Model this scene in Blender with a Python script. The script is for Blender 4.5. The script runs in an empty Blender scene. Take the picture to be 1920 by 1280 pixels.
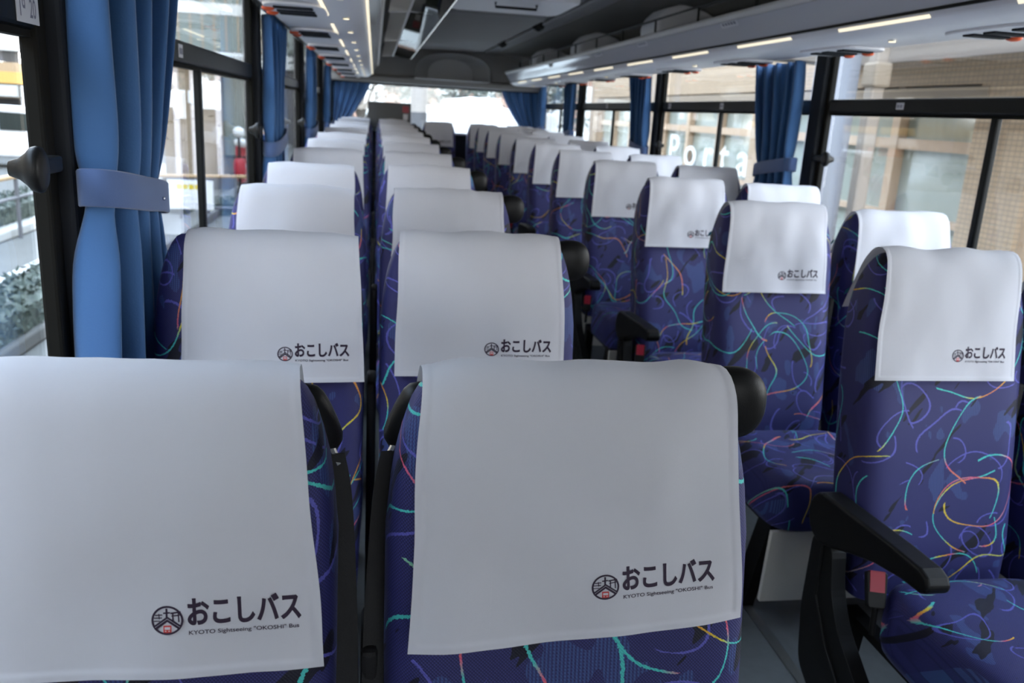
import bpy, bmesh, math, random
from math import sin, cos, pi, radians
from mathutils import Vector, Matrix, noise

S = bpy.context.scene
COL = S.collection
random.seed(7)

# ------------------------------------------------------------------ camera
YAW, PIT, ROL, FPX = 0.1708, 0.2635, 0.0575, 1579.0
_fw = Vector((sin(YAW)*cos(PIT), cos(YAW)*cos(PIT), -sin(PIT)))
_rt = Vector((cos(YAW), -sin(YAW), 0))
_up = _rt.cross(_fw)
_r2 = _rt*cos(ROL) + _up*sin(ROL)
_u2 = -_rt*sin(ROL) + _up*cos(ROL)
cd = bpy.data.cameras.new('camera')
cd.sensor_width = 36
cd.lens = FPX/1920*36
cd.clip_start = 0.02
cd.clip_end = 400
cd.dof.use_dof = True
cd.dof.focus_distance = 1.05
cd.dof.aperture_fstop = 7.5
cam = bpy.data.objects.new('camera', cd)
COL.objects.link(cam)
M4 = Matrix((_r2, _u2, -_fw)).transposed().to_4x4()
M4.translation = (0, 0, 1.40)
cam.matrix_world = M4
S.camera = cam

# ------------------------------------------------------------------ sky, sun, exposure
S.view_settings.view_transform = 'Standard'
S.view_settings.look = 'None'
S.view_settings.gamma = 1
S.view_settings.use_curve_mapping = False
S.view_settings.exposure = 0.34
W = bpy.data.worlds.new('overcast_sky')
S.world = W
W.use_nodes = True
wn, wl = W.node_tree.nodes, W.node_tree.links
wn.clear()
tc = wn.new('ShaderNodeTexCoord')
sp = wn.new('ShaderNodeSeparateXYZ')
rp = wn.new('ShaderNodeValToRGB')
bg = wn.new('ShaderNodeBackground')
wo = wn.new('ShaderNodeOutputWorld')
wl.new(tc.outputs['Generated'], sp.inputs[0])
wl.new(sp.outputs['Z'], rp.inputs[0])
rp.color_ramp.elements[0].position = 0.0
rp.color_ramp.elements[0].color = (1.0, 0.97, 0.93, 1)
rp.color_ramp.elements[1].position = 0.7
rp.color_ramp.elements[1].color = (0.62, 0.78, 1.0, 1)
wl.new(rp.outputs[0], bg.inputs[0])
bg.inputs[1].default_value = 8.0
wl.new(bg.outputs[0], wo.inputs[0])

# ------------------------------------------------------------------ materials
def mat(name, col, rough=0.6, metal=0.0, spec=0.5, bump=0.0, bscale=200.0, var=0.0, vscale=8.0, sheen=0.0):
    m = bpy.data.materials.new(name)
    m.use_nodes = True
    n, l = m.node_tree.nodes, m.node_tree.links
    b = n['Principled BSDF']
    b.inputs['Base Color'].default_value = (*col, 1)
    b.inputs['Roughness'].default_value = rough
    b.inputs['Metallic'].default_value = metal
    b.inputs['Specular IOR Level'].default_value = spec
    if sheen:
        b.inputs['Sheen Weight'].default_value = sheen
    t = n.new('ShaderNodeTexCoord')
    if var:
        nz = n.new('ShaderNodeTexNoise')
        nz.inputs['Scale'].default_value = vscale
        nz.inputs['Detail'].default_value = 4
        l.new(t.outputs['Object'], nz.inputs['Vector'])
        mx = n.new('ShaderNodeMix'); mx.data_type = 'RGBA'
        mx.inputs['A'].default_value = (*[c*(1-var) for c in col], 1)
        mx.inputs['B'].default_value = (*[min(1, c*(1+var)) for c in col], 1)
        l.new(nz.outputs['Fac'], mx.inputs['Factor'])
        l.new(mx.outputs['Result'], b.inputs['Base Color'])
    if bump:
        nb = n.new('ShaderNodeTexNoise')
        nb.inputs['Scale'].default_value = bscale
        l.new(t.outputs['Object'], nb.inputs['Vector'])
        bp = n.new('ShaderNodeBump')
        bp.inputs['Strength'].default_value = bump
        bp.inputs['Distance'].default_value = 0.002
        l.new(nb.outputs['Fac'], bp.inputs['Height'])
        l.new(bp.outputs[0], b.inputs['Normal'])
    return m

def emit(name, col, s):
    m = bpy.data.materials.new(name)
    m.use_nodes = True
    b = m.node_tree.nodes['Principled BSDF']
    b.inputs['Base Color'].default_value = (*col, 1)
    b.inputs['Emission Color'].default_value = (*col, 1)
    b.inputs['Emission Strength'].default_value = s
    return m

def glass_mat(name, tint=(0.9, 0.94, 0.92), refl=1.0):
    m = bpy.data.materials.new(name)
    m.use_nodes = True
    n, l = m.node_tree.nodes, m.node_tree.links
    n.clear()
    o = n.new('ShaderNodeOutputMaterial')
    t = n.new('ShaderNodeBsdfTransparent'); t.inputs[0].default_value = (*tint, 1)
    g = n.new('ShaderNodeBsdfGlossy'); g.inputs['Roughness'].default_value = 0.0
    g.inputs[0].default_value = (refl, refl, refl, 1)
    lw = n.new('ShaderNodeLayerWeight')
    p5 = n.new('ShaderNodeMath'); p5.operation = 'POWER'; p5.inputs[1].default_value = 5.0
    l.new(lw.outputs['Facing'], p5.inputs[0])
    f = n.new('ShaderNodeMath'); f.operation = 'MULTIPLY_ADD'; f.inputs[1].default_value = 0.93; f.inputs[2].default_value = 0.035
    l.new(p5.outputs[0], f.inputs[0])
    mx = n.new('ShaderNodeMixShader')
    l.new(f.outputs[0], mx.inputs[0]); l.new(t.outputs[0], mx.inputs[1]); l.new(g.outputs[0], mx.inputs[2])
    l.new(mx.outputs[0], o.inputs[0])
    return m

class NB:
    """small node-graph builder"""
    def __init__(s, m):
        s.n, s.l = m.node_tree.nodes, m.node_tree.links
    def put(s, v, sock):
        if isinstance(v, bpy.types.NodeSocket): s.l.new(v, sock)
        elif v is not None: sock.default_value = v
    def math(s, op, a, b=None, c=None, clamp=False):
        d = s.n.new('ShaderNodeMath'); d.operation = op; d.use_clamp = clamp
        for v, k in ((a, 0), (b, 1), (c, 2)): s.put(v, d.inputs[k])
        return d.outputs[0]
    def vec(s, op, a, b=None, scale=None):
        d = s.n.new('ShaderNodeVectorMath'); d.operation = op
        s.put(a, d.inputs[0]); s.put(b, d.inputs[1])
        if scale is not None: s.put(scale, d.inputs['Scale'])
        return d.outputs['Value'] if op in ('LENGTH', 'DISTANCE', 'DOT_PRODUCT') else d.outputs[0]
    def noise(s, v, scale, detail=2.0, dim='3D'):
        d = s.n.new('ShaderNodeTexNoise'); d.noise_dimensions = dim
        s.put(v, d.inputs['Vector']); d.inputs['Scale'].default_value = scale; d.inputs['Detail'].default_value = detail
        return d.outputs['Fac'], d.outputs['Color']
    def mix(s, f, a, b):
        d = s.n.new('ShaderNodeMix'); d.data_type = 'RGBA'
        s.put(f, d.inputs['Factor']); s.put(a, d.inputs['A']); s.put(b, d.inputs['B'])
        return d.outputs['Result']
    def ramp(s, f, stops, interp='LINEAR'):
        d = s.n.new('ShaderNodeValToRGB'); s.put(f, d.inputs[0])
        cr = d.color_ramp; cr.interpolation = interp
        while len(cr.elements) < len(stops): cr.elements.new(0.5)
        for e, (p, c) in zip(cr.elements, stops): e.position = p; e.color = (*c, 1)
        return d.outputs[0]

def fabric_mat():
    m = bpy.data.materials.new('seat_moquette')
    m.use_nodes = True
    g = NB(m); n, l = g.n, g.l
    b = n['Principled BSDF']
    uv = n.new('ShaderNodeTexCoord').outputs['UV']
    rnd = n.new('ShaderNodeObjectInfo').outputs['Random']
    off = n.new('ShaderNodeCombineXYZ')
    l.new(g.math('MULTIPLY', rnd, 37.0), off.inputs[0]); l.new(g.math('MULTIPLY', rnd, 71.3), off.inputs[1])
    base = g.vec('ADD', uv, off.outputs[0])
    _, nc = g.noise(base, 7.0, 0.0)
    warp = g.vec('SCALE', g.vec('SUBTRACT', nc, (0.5, 0.5, 0.5)), scale=0.11)
    P = g.vec('ADD', base, warp)
    # jagged weave of the drawn lines
    _, jc = g.noise(base, 420.0, 0.0)
    PJ = g.vec('ADD', P, g.vec('SCALE', g.vec('SUBTRACT', jc, (0.5, 0.5, 0.5)), scale=0.0022))
    def arcs(scale, shift, width, rad0, rad1, keep):
        q = g.vec('ADD', g.vec('SCALE', PJ, scale=scale), shift)
        v = n.new('ShaderNodeTexVoronoi'); v.voronoi_dimensions = '2D'; v.feature = 'F1'
        v.inputs['Scale'].default_value = 1.0
        l.new(q, v.inputs['Vector'])
        s3 = n.new('ShaderNodeSeparateColor'); l.new(v.outputs['Color'], s3.inputs[0])
        loc = g.vec('SUBTRACT', q, v.outputs['Position'])
        c = n.new('ShaderNodeCombineXYZ')
        l.new(g.math('MULTIPLY', g.math('SUBTRACT', s3.outputs[0], 0.5), 1.1), c.inputs[0])
        l.new(g.math('MULTIPLY', g.math('SUBTRACT', s3.outputs[1], 0.5), 1.1), c.inputs[1])
        lx = n.new('ShaderNodeSeparateXYZ'); l.new(loc, lx.inputs[0])
        flat = n.new('ShaderNodeCombineXYZ'); l.new(lx.outputs[0], flat.inputs[0]); l.new(lx.outputs[1], flat.inputs[1])
        d = g.vec('LENGTH', g.vec('SUBTRACT', flat.outputs[0], c.outputs[0]))
        R = g.math('MULTIPLY_ADD', s3.outputs[2], rad1-rad0, rad0)
        e = g.math('ABSOLUTE', g.math('SUBTRACT', d, R))
        ring = g.math('LESS_THAN', e, width*scale)
        cell = g.math('LESS_THAN', v.outputs['Distance'], keep)
        hue, _ = g.noise(g.vec('ADD', q, (3.7, 1.2, 0)), 0.9, 0.0)
        return g.math('MULTIPLY', ring, cell), hue
    # ground: navy with darker leaf marks and lighter hatched patches
    gn, _ = g.noise(g.vec('MULTIPLY', base, (1.0, 0.55, 1.0)), 16.0, 1.5)
    rot = n.new('ShaderNodeVectorRotate'); rot.inputs['Angle'].default_value = 0.7
    rot.rotation_type = 'Z_AXIS'; l.new(base, rot.inputs['Vector'])
    ln, _ = g.noise(g.vec('MULTIPLY', rot.outputs[0], (1.0, 0.28, 1.0)), 26.0, 2.0)
    sep = n.new('ShaderNodeSeparateXYZ'); l.new(base, sep.inputs[0])
    hatch = g.math('GREATER_THAN', g.math('SINE', g.math('MULTIPLY', sep.outputs[0], 1500.0)), 0.0)
    c0 = (0.018, 0.0195, 0.098, 1)
    lite = g.math('GREATER_THAN', gn, 0.60)
    col = g.mix(g.math('MULTIPLY', lite, g.math('MULTIPLY_ADD', hatch, 0.75, 0.15)), c0, (0.05, 0.105, 0.27, 1))
    dots = g.math('MULTIPLY', g.math('SINE', g.math('MULTIPLY', sep.outputs[0], 1700.0)), g.math('SINE', g.math('MULTIPLY', sep.outputs[1], 1700.0)))
    col = g.mix(g.math('MULTIPLY', g.math('GREATER_THAN', dots, 0.25), 0.8), col, (0.044, 0.046, 0.215, 1))
    col = g.mix(g.math('GREATER_THAN', ln, 0.615), col, (0.004, 0.004, 0.016, 1))
    peri = (0.11, 0.11, 0.47, 1)
    for sc, sh in ((8.5, (2.2, 9.1, 0)), (7.0, (11.2, 4.4, 0))):
        k, _ = arcs(sc, sh, 0.0017, 0.2, 0.55, 0.55)
        col = g.mix(k, col, peri)
    teal, yel, ora, pin = (0.07, 0.58, 0.54), (0.72, 0.64, 0.05), (0.78, 0.34, 0.04), (0.75, 0.11, 0.22)
    for sc, sh, w in ((4.2, (0, 0, 0), 0.0014), (4.8, (5.3, 2.7, 0), 0.0014), (3.6, (9.9, 7.7, 0), 0.0014)):
        k, h = arcs(sc, sh, w, 0.25, 0.85, 0.72)
        rc = g.ramp(h, [(0.0, teal), (0.44, teal), (0.48, yel), (0.54, ora), (0.59, pin), (0.64, teal)])
        col = g.mix(k, col, rc)
    l.new(col, b.inputs['Base Color'])
    b.inputs['Roughness'].default_value = 0.62
    b.inputs['Specular IOR Level'].default_value = 0.45
    b.inputs['Sheen Weight'].default_value = 0.15
    b.inputs['Sheen Roughness'].default_value = 0.28
    b.inputs['Sheen Tint'].default_value = (0.6, 0.65, 1.0, 1)
    bp = n.new('ShaderNodeBump'); bp.inputs['Strength'].default_value = 0.25; bp.inputs['Distance'].default_value = 0.001
    l.new(dots, bp.inputs['Height']); l.new(bp.outputs[0], b.inputs['Normal'])
    return m

def cloth_mat():
    m = bpy.data.materials.new('white_cover_cloth')
    m.use_nodes = True
    g = NB(m); n, l = g.n, g.l
    b = n['Principled BSDF']
    b.inputs['Base Color'].default_value = (0.78, 0.78, 0.83, 1)
    b.inputs['Roughness'].default_value = 0.75
    b.inputs['Specular IOR Level'].default_value = 0.3
    b.inputs['Sheen Weight'].default_value = 0.15
    uv = n.new('ShaderNodeTexCoord').outputs['UV']
    sx = n.new('ShaderNodeSeparateXYZ'); l.new(uv, sx.inputs[0])
    # fastener tapes sewn behind the cloth press through it as faint upright rectangles
    px = g.math('PINGPONG', g.math('ADD', sx.outputs[0], 0.155), 0.0525)
    tape = g.math('MULTIPLY', g.math('LESS_THAN', g.math('ABSOLUTE', g.math('SUBTRACT', px, 0.0525)), 0.0115),
                  g.math('LESS_THAN', g.math('ABSOLUTE', g.math('SUBTRACT', sx.outputs[1], 0.062)), 0.046))
    w1 = g.math('MULTIPLY', g.math('SINE', g.math('MULTIPLY', sx.outputs[0], 5200.0)), g.math('SINE', g.math('MULTIPLY', sx.outputs[1], 5200.0)))
    h = g.math('ADD', g.math('MULTIPLY', tape, 1.6), g.math('MULTIPLY', w1, 0.06))
    bp = n.new('ShaderNodeBump'); bp.inputs['Strength'].default_value = 0.6; bp.inputs['Distance'].default_value = 0.0012
    l.new(h, bp.inputs['Height']); l.new(bp.outputs[0], b.inputs['Normal'])
    tr = n.new('ShaderNodeBsdfTranslucent'); tr.inputs[0].default_value = (0.80, 0.79, 0.80, 1)
    mx = n.new('ShaderNodeMixShader'); mx.inputs[0].default_value = 0.22
    l.new(b.outputs[0], mx.inputs[1]); l.new(tr.outputs[0], mx.inputs[2])
    l.new(mx.outputs[0], n['Material Output'].inputs[0])
    return m

def tile_mat():
    m = bpy.data.materials.new('tan_wall_tile')
    m.use_nodes = True
    g = NB(m); n, l = g.n, g.l
    b = n['Principled BSDF']
    t = n.new('ShaderNodeTexCoord')
    s = n.new('ShaderNodeSeparateXYZ'); l.new(t.outputs['Object'], s.inputs[0])
    c = n.new('ShaderNodeCombineXYZ')
    l.new(g.math('ADD', s.outputs[0], s.outputs[1]), c.inputs[0]); l.new(s.outputs[2], c.inputs[1])
    br = n.new('ShaderNodeTexBrick')
    br.offset = 0.0
    br.inputs['Color1'].default_value = (0.40, 0.285, 0.18, 1)
    br.inputs['Color2'].default_value = (0.34, 0.245, 0.155, 1)
    br.inputs['Mortar'].default_value = (0.23, 0.18, 0.13, 1)
    br.inputs['Scale'].default_value = 1.0
    br.inputs['Mortar Size'].default_value = 0.0045
    br.inputs['Brick Width'].default_value = 0.06
    br.inputs['Row Height'].default_value = 0.042
    l.new(c.outputs[0], br.inputs['Vector'])
    l.new(br.outputs['Color'], b.inputs['Base Color'])
    b.inputs['Roughness'].default_value = 0.7
    return m

def leaf_mat(name, a, c):
    m = bpy.data.materials.new(name)
    m.use_nodes = True
    g = NB(m); n, l = g.n, g.l
    b = n['Principled BSDF']
    t = n.new('ShaderNodeTexCoord')
    f, _ = g.noise(t.outputs['Object'], 14.0, 3.0)
    l.new(g.ramp(f, [(0.35, a), (0.65, c)]), b.inputs['Base Color'])
    b.inputs['Roughness'].default_value = 0.7
    return m

def curtain_mat():
    m = mat('blue_curtain_cloth', (0.045, 0.128, 0.30), 0.75, spec=0.3, bump=0.2, bscale=260, sheen=0.3)
    return m

MT = dict(
    fabric=fabric_mat(), cloth=cloth_mat(), ink=mat('dark_purple_ink', (0.022, 0.008, 0.03), 0.7),
    red_ink=mat('red_ink', (0.62, 0.05, 0.045), 0.7), teal=mat('teal_tag', (0.0, 0.25, 0.32), 0.6),
    black=mat('black_plastic', (0.009, 0.009, 0.009), 0.42, spec=0.22, bump=0.12, bscale=700),
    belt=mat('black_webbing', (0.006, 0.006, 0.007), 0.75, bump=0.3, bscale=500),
    red=mat('red_button', (0.30, 0.012, 0.03), 0.35), metal=mat('beige_metal_panel', (0.78, 0.74, 0.66), 0.4, metal=0.0),
    chrome=mat('satin_chrome', (0.8, 0.76, 0.66), 0.22, metal=1.0), curtain=curtain_mat(),
    tie=mat('tieback_band', (0.075, 0.13, 0.29), 0.8, bump=0.1, bscale=400, sheen=0.3), snap=mat('snap_metal', (0.6, 0.62, 0.66), 0.25, metal=1.0),
    wall=mat('grey_side_lining', (0.16, 0.16, 0.17), 0.7, var=0.1), pillar=mat('dark_pillar', (0.016, 0.018, 0.022), 0.7, spec=0.15),
    pillar_trim=mat('olive_brown_seal', (0.009, 0.0085, 0.007), 0.75, spec=0.12),
    bar=mat('black_window_bar', (0.009, 0.010, 0.010), 0.4, spec=0.12), ceil=mat('ceiling_lining', (0.27, 0.265, 0.26), 0.85, var=0.06),
    ceil_d=mat('dark_rack_lining', (0.17, 0.16, 0.145), 0.85, var=0.08), dome=mat('rear_dome_lining', (0.46, 0.465, 0.47), 0.8),
    floor=mat('grey_vinyl_floor', (0.17, 0.18, 0.185), 0.5, var=0.15, vscale=30), trim=mat('floor_trim', (0.25, 0.25, 0.24), 0.35, metal=0.6),
    rack=mat('rack_grey_plastic', (0.76, 0.75, 0.775), 0.40, var=0.03), panel=mat('rack_gloss_panel', (0.64, 0.645, 0.69), 0.12, spec=0.9),
    lip=mat('rack_lip', (0.68, 0.66, 0.63), 0.4), orange=mat('orange_tab', (0.75, 0.10, 0.02), 0.5),
    strip=emit('warm_glow_strip', (1.0, 0.9, 0.68), 0.75),
    lens=emit('reading_lamp_lens', (1.0, 0.86, 0.58), 1.2), sticker=mat('grey_white_sticker', (0.62, 0.62, 0.65), 0.5),
    mark=mat('sticker_print', (0.18, 0.18, 0.24), 0.6), smoke=glass_mat('smoked_glass', (0.45, 0.5, 0.47), 0.25),
    glass=glass_mat('window_glass', (0.925, 0.94, 0.945)),
    box=mat('dark_grey_box', (0.075, 0.078, 0.08), 0.5), shelf=mat('rear_shelf', (0.4, 0.4, 0.43), 0.5),
    asphalt=mat('asphalt', (0.115, 0.113, 0.105), 0.9, var=0.12, vscale=2), paint=mat('road_paint', (0.5, 0.5, 0.48), 0.8),
    kerb=mat('kerb_concrete', (0.42, 0.41, 0.38), 0.9, var=0.1), plaza=mat('pale_paving', (0.60, 0.60, 0.56), 0.8, var=0.05),
    hedge=leaf_mat('hedge_leaves', (0.012, 0.024, 0.02), (0.09, 0.11, 0.085)), tile=tile_mat(),
    tanframe=mat('tan_window_frame', (0.42, 0.30, 0.20), 0.5), bglass=mat('shop_window_glass', (0.30, 0.335, 0.295), 0.08, spec=0.8),
    lintel=mat('brown_lintel', (0.22, 0.17, 0.12), 0.7), grey=mat('grey_painted_steel', (0.115, 0.115, 0.125), 0.5),
    browncol=mat('brown_column', (0.22, 0.18, 0.145), 0.6), letter=mat('white_lettering', (0.66, 0.67, 0.63), 0.5),
    soffit=mat('pinkish_soffit', (0.68, 0.60, 0.555), 0.8), white=mat('white_paint', (0.72, 0.72, 0.72), 0.4),
    beige=mat('beige_wall', (0.30, 0.235, 0.165), 0.8, var=0.05), yellow=mat('yellow_band', (0.60, 0.36, 0.10), 0.6),
    railp=mat('tan_rail', (0.42, 0.27, 0.13), 0.5), dark=mat('dark_shop_interior', (0.03, 0.03, 0.035), 0.6),
    yellow_ink=mat('yellow_ink', (0.65, 0.48, 0.02), 0.6), tyre=mat('tyre_rubber', (0.012, 0.012, 0.012), 0.8),
    carglass=mat('car_glass', (0.02, 0.03, 0.03), 0.1), bark=mat('bark', (0.06, 0.05, 0.04), 0.9),
    leaves=leaf_mat('tree_leaves', (0.02, 0.026, 0.022), (0.07, 0.085, 0.06)), pink=mat('pinkish_wall', (0.26, 0.16, 0.12), 0.8),
    redp=mat('red_paint', (0.40, 0.02, 0.035), 0.4), tower=mat('tower_glass', (0.16, 0.19, 0.18), 0.15, spec=0.7), awning=mat('white_roof_sheet', (0.5, 0.5, 0.48), 0.6),
)

# ------------------------------------------------------------------ mesh helpers
class MB:
    def __init__(s):
        s.v, s.f, s.mi, s.uv = [], [], [], []
    def add(s, vs, fs, mi=0, uvs=None):
        o = len(s.v)
        s.v += [tuple(p) for p in vs]
        s.f += [tuple(i+o for i in f) for f in fs]
        s.mi += [mi]*len(fs)
        s.uv += list(uvs) if uvs else [(p[0], p[2]) for p in vs]
    def box(s, x0, x1, y0, y1, z0, z1, mi=0):
        vs = [(x, y, z) for z in (z0, z1) for y in (y0, y1) for x in (x0, x1)]
        s.add(vs, [(0, 2, 3, 1), (4, 5, 7, 6), (0, 1, 5, 4), (2, 6, 7, 3), (0, 4, 6, 2), (1, 3, 7, 5)], mi)
    def prism(s, pts, axis, a, b, mi=0):
        """pts: 2-D polygon; axis 'x': (y,z) polygon, 'y': (x,z), 'z': (x,y)"""
        def P(p, t):
            return {'x': (t, p[0], p[1]), 'y': (p[0], t, p[1]), 'z': (p[0], p[1], t)}[axis]
        n = len(pts)
        vs = [P(p, a) for p in pts] + [P(p, b) for p in pts]
        fs = [tuple(range(n))[::-1], tuple(range(n, 2*n))] + [(i, (i+1) % n, n+(i+1) % n, n+i) for i in range(n)]
        s.add(vs, fs, mi)
    def tube(s, path, r, seg=10, mi=0, cap=True):
        path = [Vector(p) for p in path]
        rr = r if isinstance(r, (list, tuple)) else [r]*len(path)
        vs, fs = [], []
        t0 = (path[1]-path[0]).normalized()
        a = t0.orthogonal().normalized()
        for i, p in enumerate(path):
            t = (path[min(i+1, len(path)-1)]-path[max(i-1, 0)]).normalized()
            a = (a - t*a.dot(t)).normalized()
            b = t.cross(a)
            vs += [p + (a*cos(2*pi*k/seg)+b*sin(2*pi*k/seg))*rr[i] for k in range(seg)]
        for i in range(len(path)-1):
            for k in range(seg):
                fs.append((i*seg+k, i*seg+(k+1) % seg, (i+1)*seg+(k+1) % seg, (i+1)*seg+k))
        if cap:
            fs.append(tuple(range(seg))[::-1]); fs.append(tuple(range((len(path)-1)*seg, len(path)*seg)))
        s.add(vs, fs, mi)
    def rings(s, rings, mi=0, closed=True, cap=(True, True), uvr=None):
        n = len(rings[0]); vs = [p for r in rings for p in r]; fs = []
        for i in range(len(rings)-1):
            for k in range(n if closed else n-1):
                fs.append((i*n+k, i*n+(k+1) % n, (i+1)*n+(k+1) % n, (i+1)*n+k))
        if cap[0]: fs.append(tuple(range(n))[::-1])
        if cap[1]: fs.append(tuple(range((len(rings)-1)*n, len(rings)*n)))
        s.add(vs, fs, mi, uvr)
    def ell(s, c, r, n=14, m=8, e=1.0, mi=0):
        def pw(t): return math.copysign(abs(t)**e, t)
        rg = []
        for i in range(m+1):
            ph = -pi/2 + pi*i/m
            k = max(abs(pw(cos(ph))), 1e-3)
            rg.append([(c[0]+r[0]*k*pw(cos(2*pi*j/n)), c[1]+r[1]*k*pw(sin(2*pi*j/n)), c[2]+r[2]*pw(sin(ph))) for j in range(n)])
        s.rings(rg, mi)
    def mesh(s, name, mats, smooth=False):
        me = bpy.data.meshes.new(name)
        me.from_pydata(s.v, [], s.f)
        for m in mats: me.materials.append(m)
        me.polygons.foreach_set('material_index', s.mi)
        uvl = me.uv_layers.new(name='UVMap')
        li = [0]*len(me.loops); me.loops.foreach_get('vertex_index', li)
        flat = [c for i in li for c in s.uv[i][:2]]
        uvl.data.foreach_set('uv', flat)
        if smooth: me.polygons.foreach_set('use_smooth', [True]*len(me.polygons))
        me.update()
        return me

def link(name, me, parent=None, loc=None, bevel=0, seg=2, weighted=True):
    o = bpy.data.objects.new(name, me)
    COL.objects.link(o)
    if parent: o.parent = parent
    if loc: o.location = loc
    if bevel:
        b = o.modifiers.new('bevel', 'BEVEL'); b.width = bevel; b.segments = seg; b.limit_method = 'ANGLE'; b.angle_limit = radians(35)
    return o
def build(mb, name, mats, parent=None, smooth=False, bevel=0, loc=None, seg=2):
    if not isinstance(mats, (list, tuple)): mats = [mats]
    return link(name, mb.mesh(name, mats, smooth), parent, loc, bevel, seg)
def tag(o, label, cat, group=None):
    o['label'] = label; o['category'] = cat
    if group: o['group'] = group
    return o
def thing(name, label, cat, loc=(0, 0, 0), group=None):
    o = bpy.data.objects.new(name, None)
    o.empty_display_size = 0.1
    COL.objects.link(o); o.location = loc
    return tag(o, label, cat, group)
def struct(o):
    o['kind'] = 'structure'
    return o
def lerp(a, b, t): return a+(b-a)*t
def interp(tab, z):
    if z <= tab[0][0]: return tab[0][1]
    for (a, u), (b, v) in zip(tab, tab[1:]):
        if z <= b: return lerp(u, v, (z-a)/(b-a))
    return tab[-1][1]
def catmull(pts, n):
    out = []; P = [pts[0]]+list(pts)+[pts[-1]]
    for i in range(1, len(P)-2):
        for k in range(n):
            t = k/n
            out.append(tuple(0.5*((2*b)+(c-a)*t+(2*a-5*b+4*c-d)*t*t+(-a+3*b-3*c+d)*t**3) for a, b, c, d in zip(P[i-1], P[i], P[i+1], P[i+2])))
    out.append(tuple(pts[-1]))
    return out

def zfl(y): return 0.0124*(y-0.8)          # the floor climbs gently towards the rear

# ------------------------------------------------------------------ setting: shell of the bus
XL, XR, YF, YB = -0.53, 2.05, -2.7, 10.62
ZC = 2.08
ZG = -1.1
m = MB()
m.add([(XL, YF, zfl(YF)), (XR, YF, zfl(YF)), (XR, YB, zfl(YB)), (XL, YB, zfl(YB)), (XL, YF, zfl(YF)-.08), (XR, YF, zfl(YF)-.08), (XR, YB, zfl(YB)-.08), (XL, YB, zfl(YB)-.08)],
      [(0, 1, 2, 3), (7, 6, 5, 4), (0, 4, 5, 1), (1, 5, 6, 2), (2, 6, 7, 3), (3, 7, 4, 0)])
struct(build(m, 'floor', MT['floor']))
m = MB()
for x in (0.42, 1.105):
    m.prism([(x, YF), (x+.028, YF), (x+.028, YB), (x, YB)], 'z', zfl(YF)+.001, zfl(YF)+.004)
    for i in range(len(m.v)-8, len(m.v)):
        a = m.v[i]; m.v[i] = (a[0], a[1], a[2]-zfl(YF)+zfl(a[1]))
struct(build(m, 'trim_1', MT['trim']))

def side_wall(name, x, sgn):
    m = MB()
    t = 0.05*sgn
    a, b = sorted((x, x+t))
    m.box(a, b, YF, YB, -0.35, 0.80)
    m.box(a, b, YF, YB, 1.90, ZC+.1)
    m.box(a, b, YF, 0.45 if sgn < 0 else 0.15, 0.79, 1.91)  # unseen solid panel, closed to cut side light on the front seats
    m.box(min(x-.02*sgn, x), max(x-.02*sgn, x), YF, YB, 0.78, 0.815)
    return struct(build(m, name, MT['wall'], bevel=.004))
side_wall('wall_left', XL, -1)
side_wall('wall_right', XR, 1)
# pillars with their dark seals
PIL_L = [0.42, 1.525, 3.94, 6.31, 8.60, 10.5]
PIL_R = [.12, 1.35, 3.745, 6.075, 8.52, 10.5]
k = 2
for x, sg, ps in ((XL, -1, PIL_L), (XR, 1, PIL_R)):
    for y in ps:
        m = MB()
        a, b = sorted((x-.035*sg, x+.03*sg))
        m.box(a, b, y-.0, y+.10, 0.80, 1.92)
        o = struct(build(m, 'trim_%d' % k, MT['pillar'], bevel=.008)); k += 1
        m = MB()
        a, b = sorted((x-.012*sg, x+.016*sg))
        m.box(a, b, y-(.045 if sg < 0 else .03), y-.001, 0.80, 1.92)
        build(m, 'window_seal', MT['pillar_trim'], o, bevel=.006)
        m = MB()
        m.box(a, b, y+.101, y+.135, 0.80, 1.92)
        build(m, 'window_seal', MT['pillar_trim'], o, bevel=.006)
# windows between the pillars: pane, transom bar, sliding divider
k = 1
for x, sg, ps in ((XL, -1, PIL_L), (XR, 1, PIL_R)):
    for y0, y1 in zip(ps, ps[1:]):
        m = MB()
        xp = x+.019*sg
        a, b = sorted((xp, xp+.005*sg))
        m.box(a, b, y0+.13, y1-.04, 0.81, 1.91)
        w = struct(build(m, 'window_%d' % k, MT['glass'])); k += 1
        m = MB()
        a, b = sorted((x-.012*sg, x+.018*sg))
        m.box(a, b, y0+.13, y1-.04, 1.484, 1.543)
        build(m, 'transom_bar', MT['bar'], w, bevel=.008)
        yd = y0+(y1-y0)*.535
        m = MB()
        a, b = sorted((x-.004*sg, x+.018*sg))
        m.box(a, b, yd-.017, yd+.017, 0.81, 1.484)
        build(m, 'divider', MT['bar'], w, bevel=.006)
        m = MB()
        m.box(a, b, y0+.13, y1-.04, 1.473, 1.4835)
        build(m, 'channel', MT['pillar_trim'], w)
# front end: unseen dash wall raised to block low light, a header, the windscreen between
m = MB()
m.box(XL, XR, YF-.06, YF, -0.35, 1.30); m.box(XL, XR, YF-.06, YF, 2.02, ZC+.1)
struct(build(m, 'wall_front', MT['pillar']))
m = MB(); m.box(XL, XR, YF-.04, YF-.035, 1.30, 2.02)
struct(build(m, 'window_16', MT['glass']))
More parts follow.
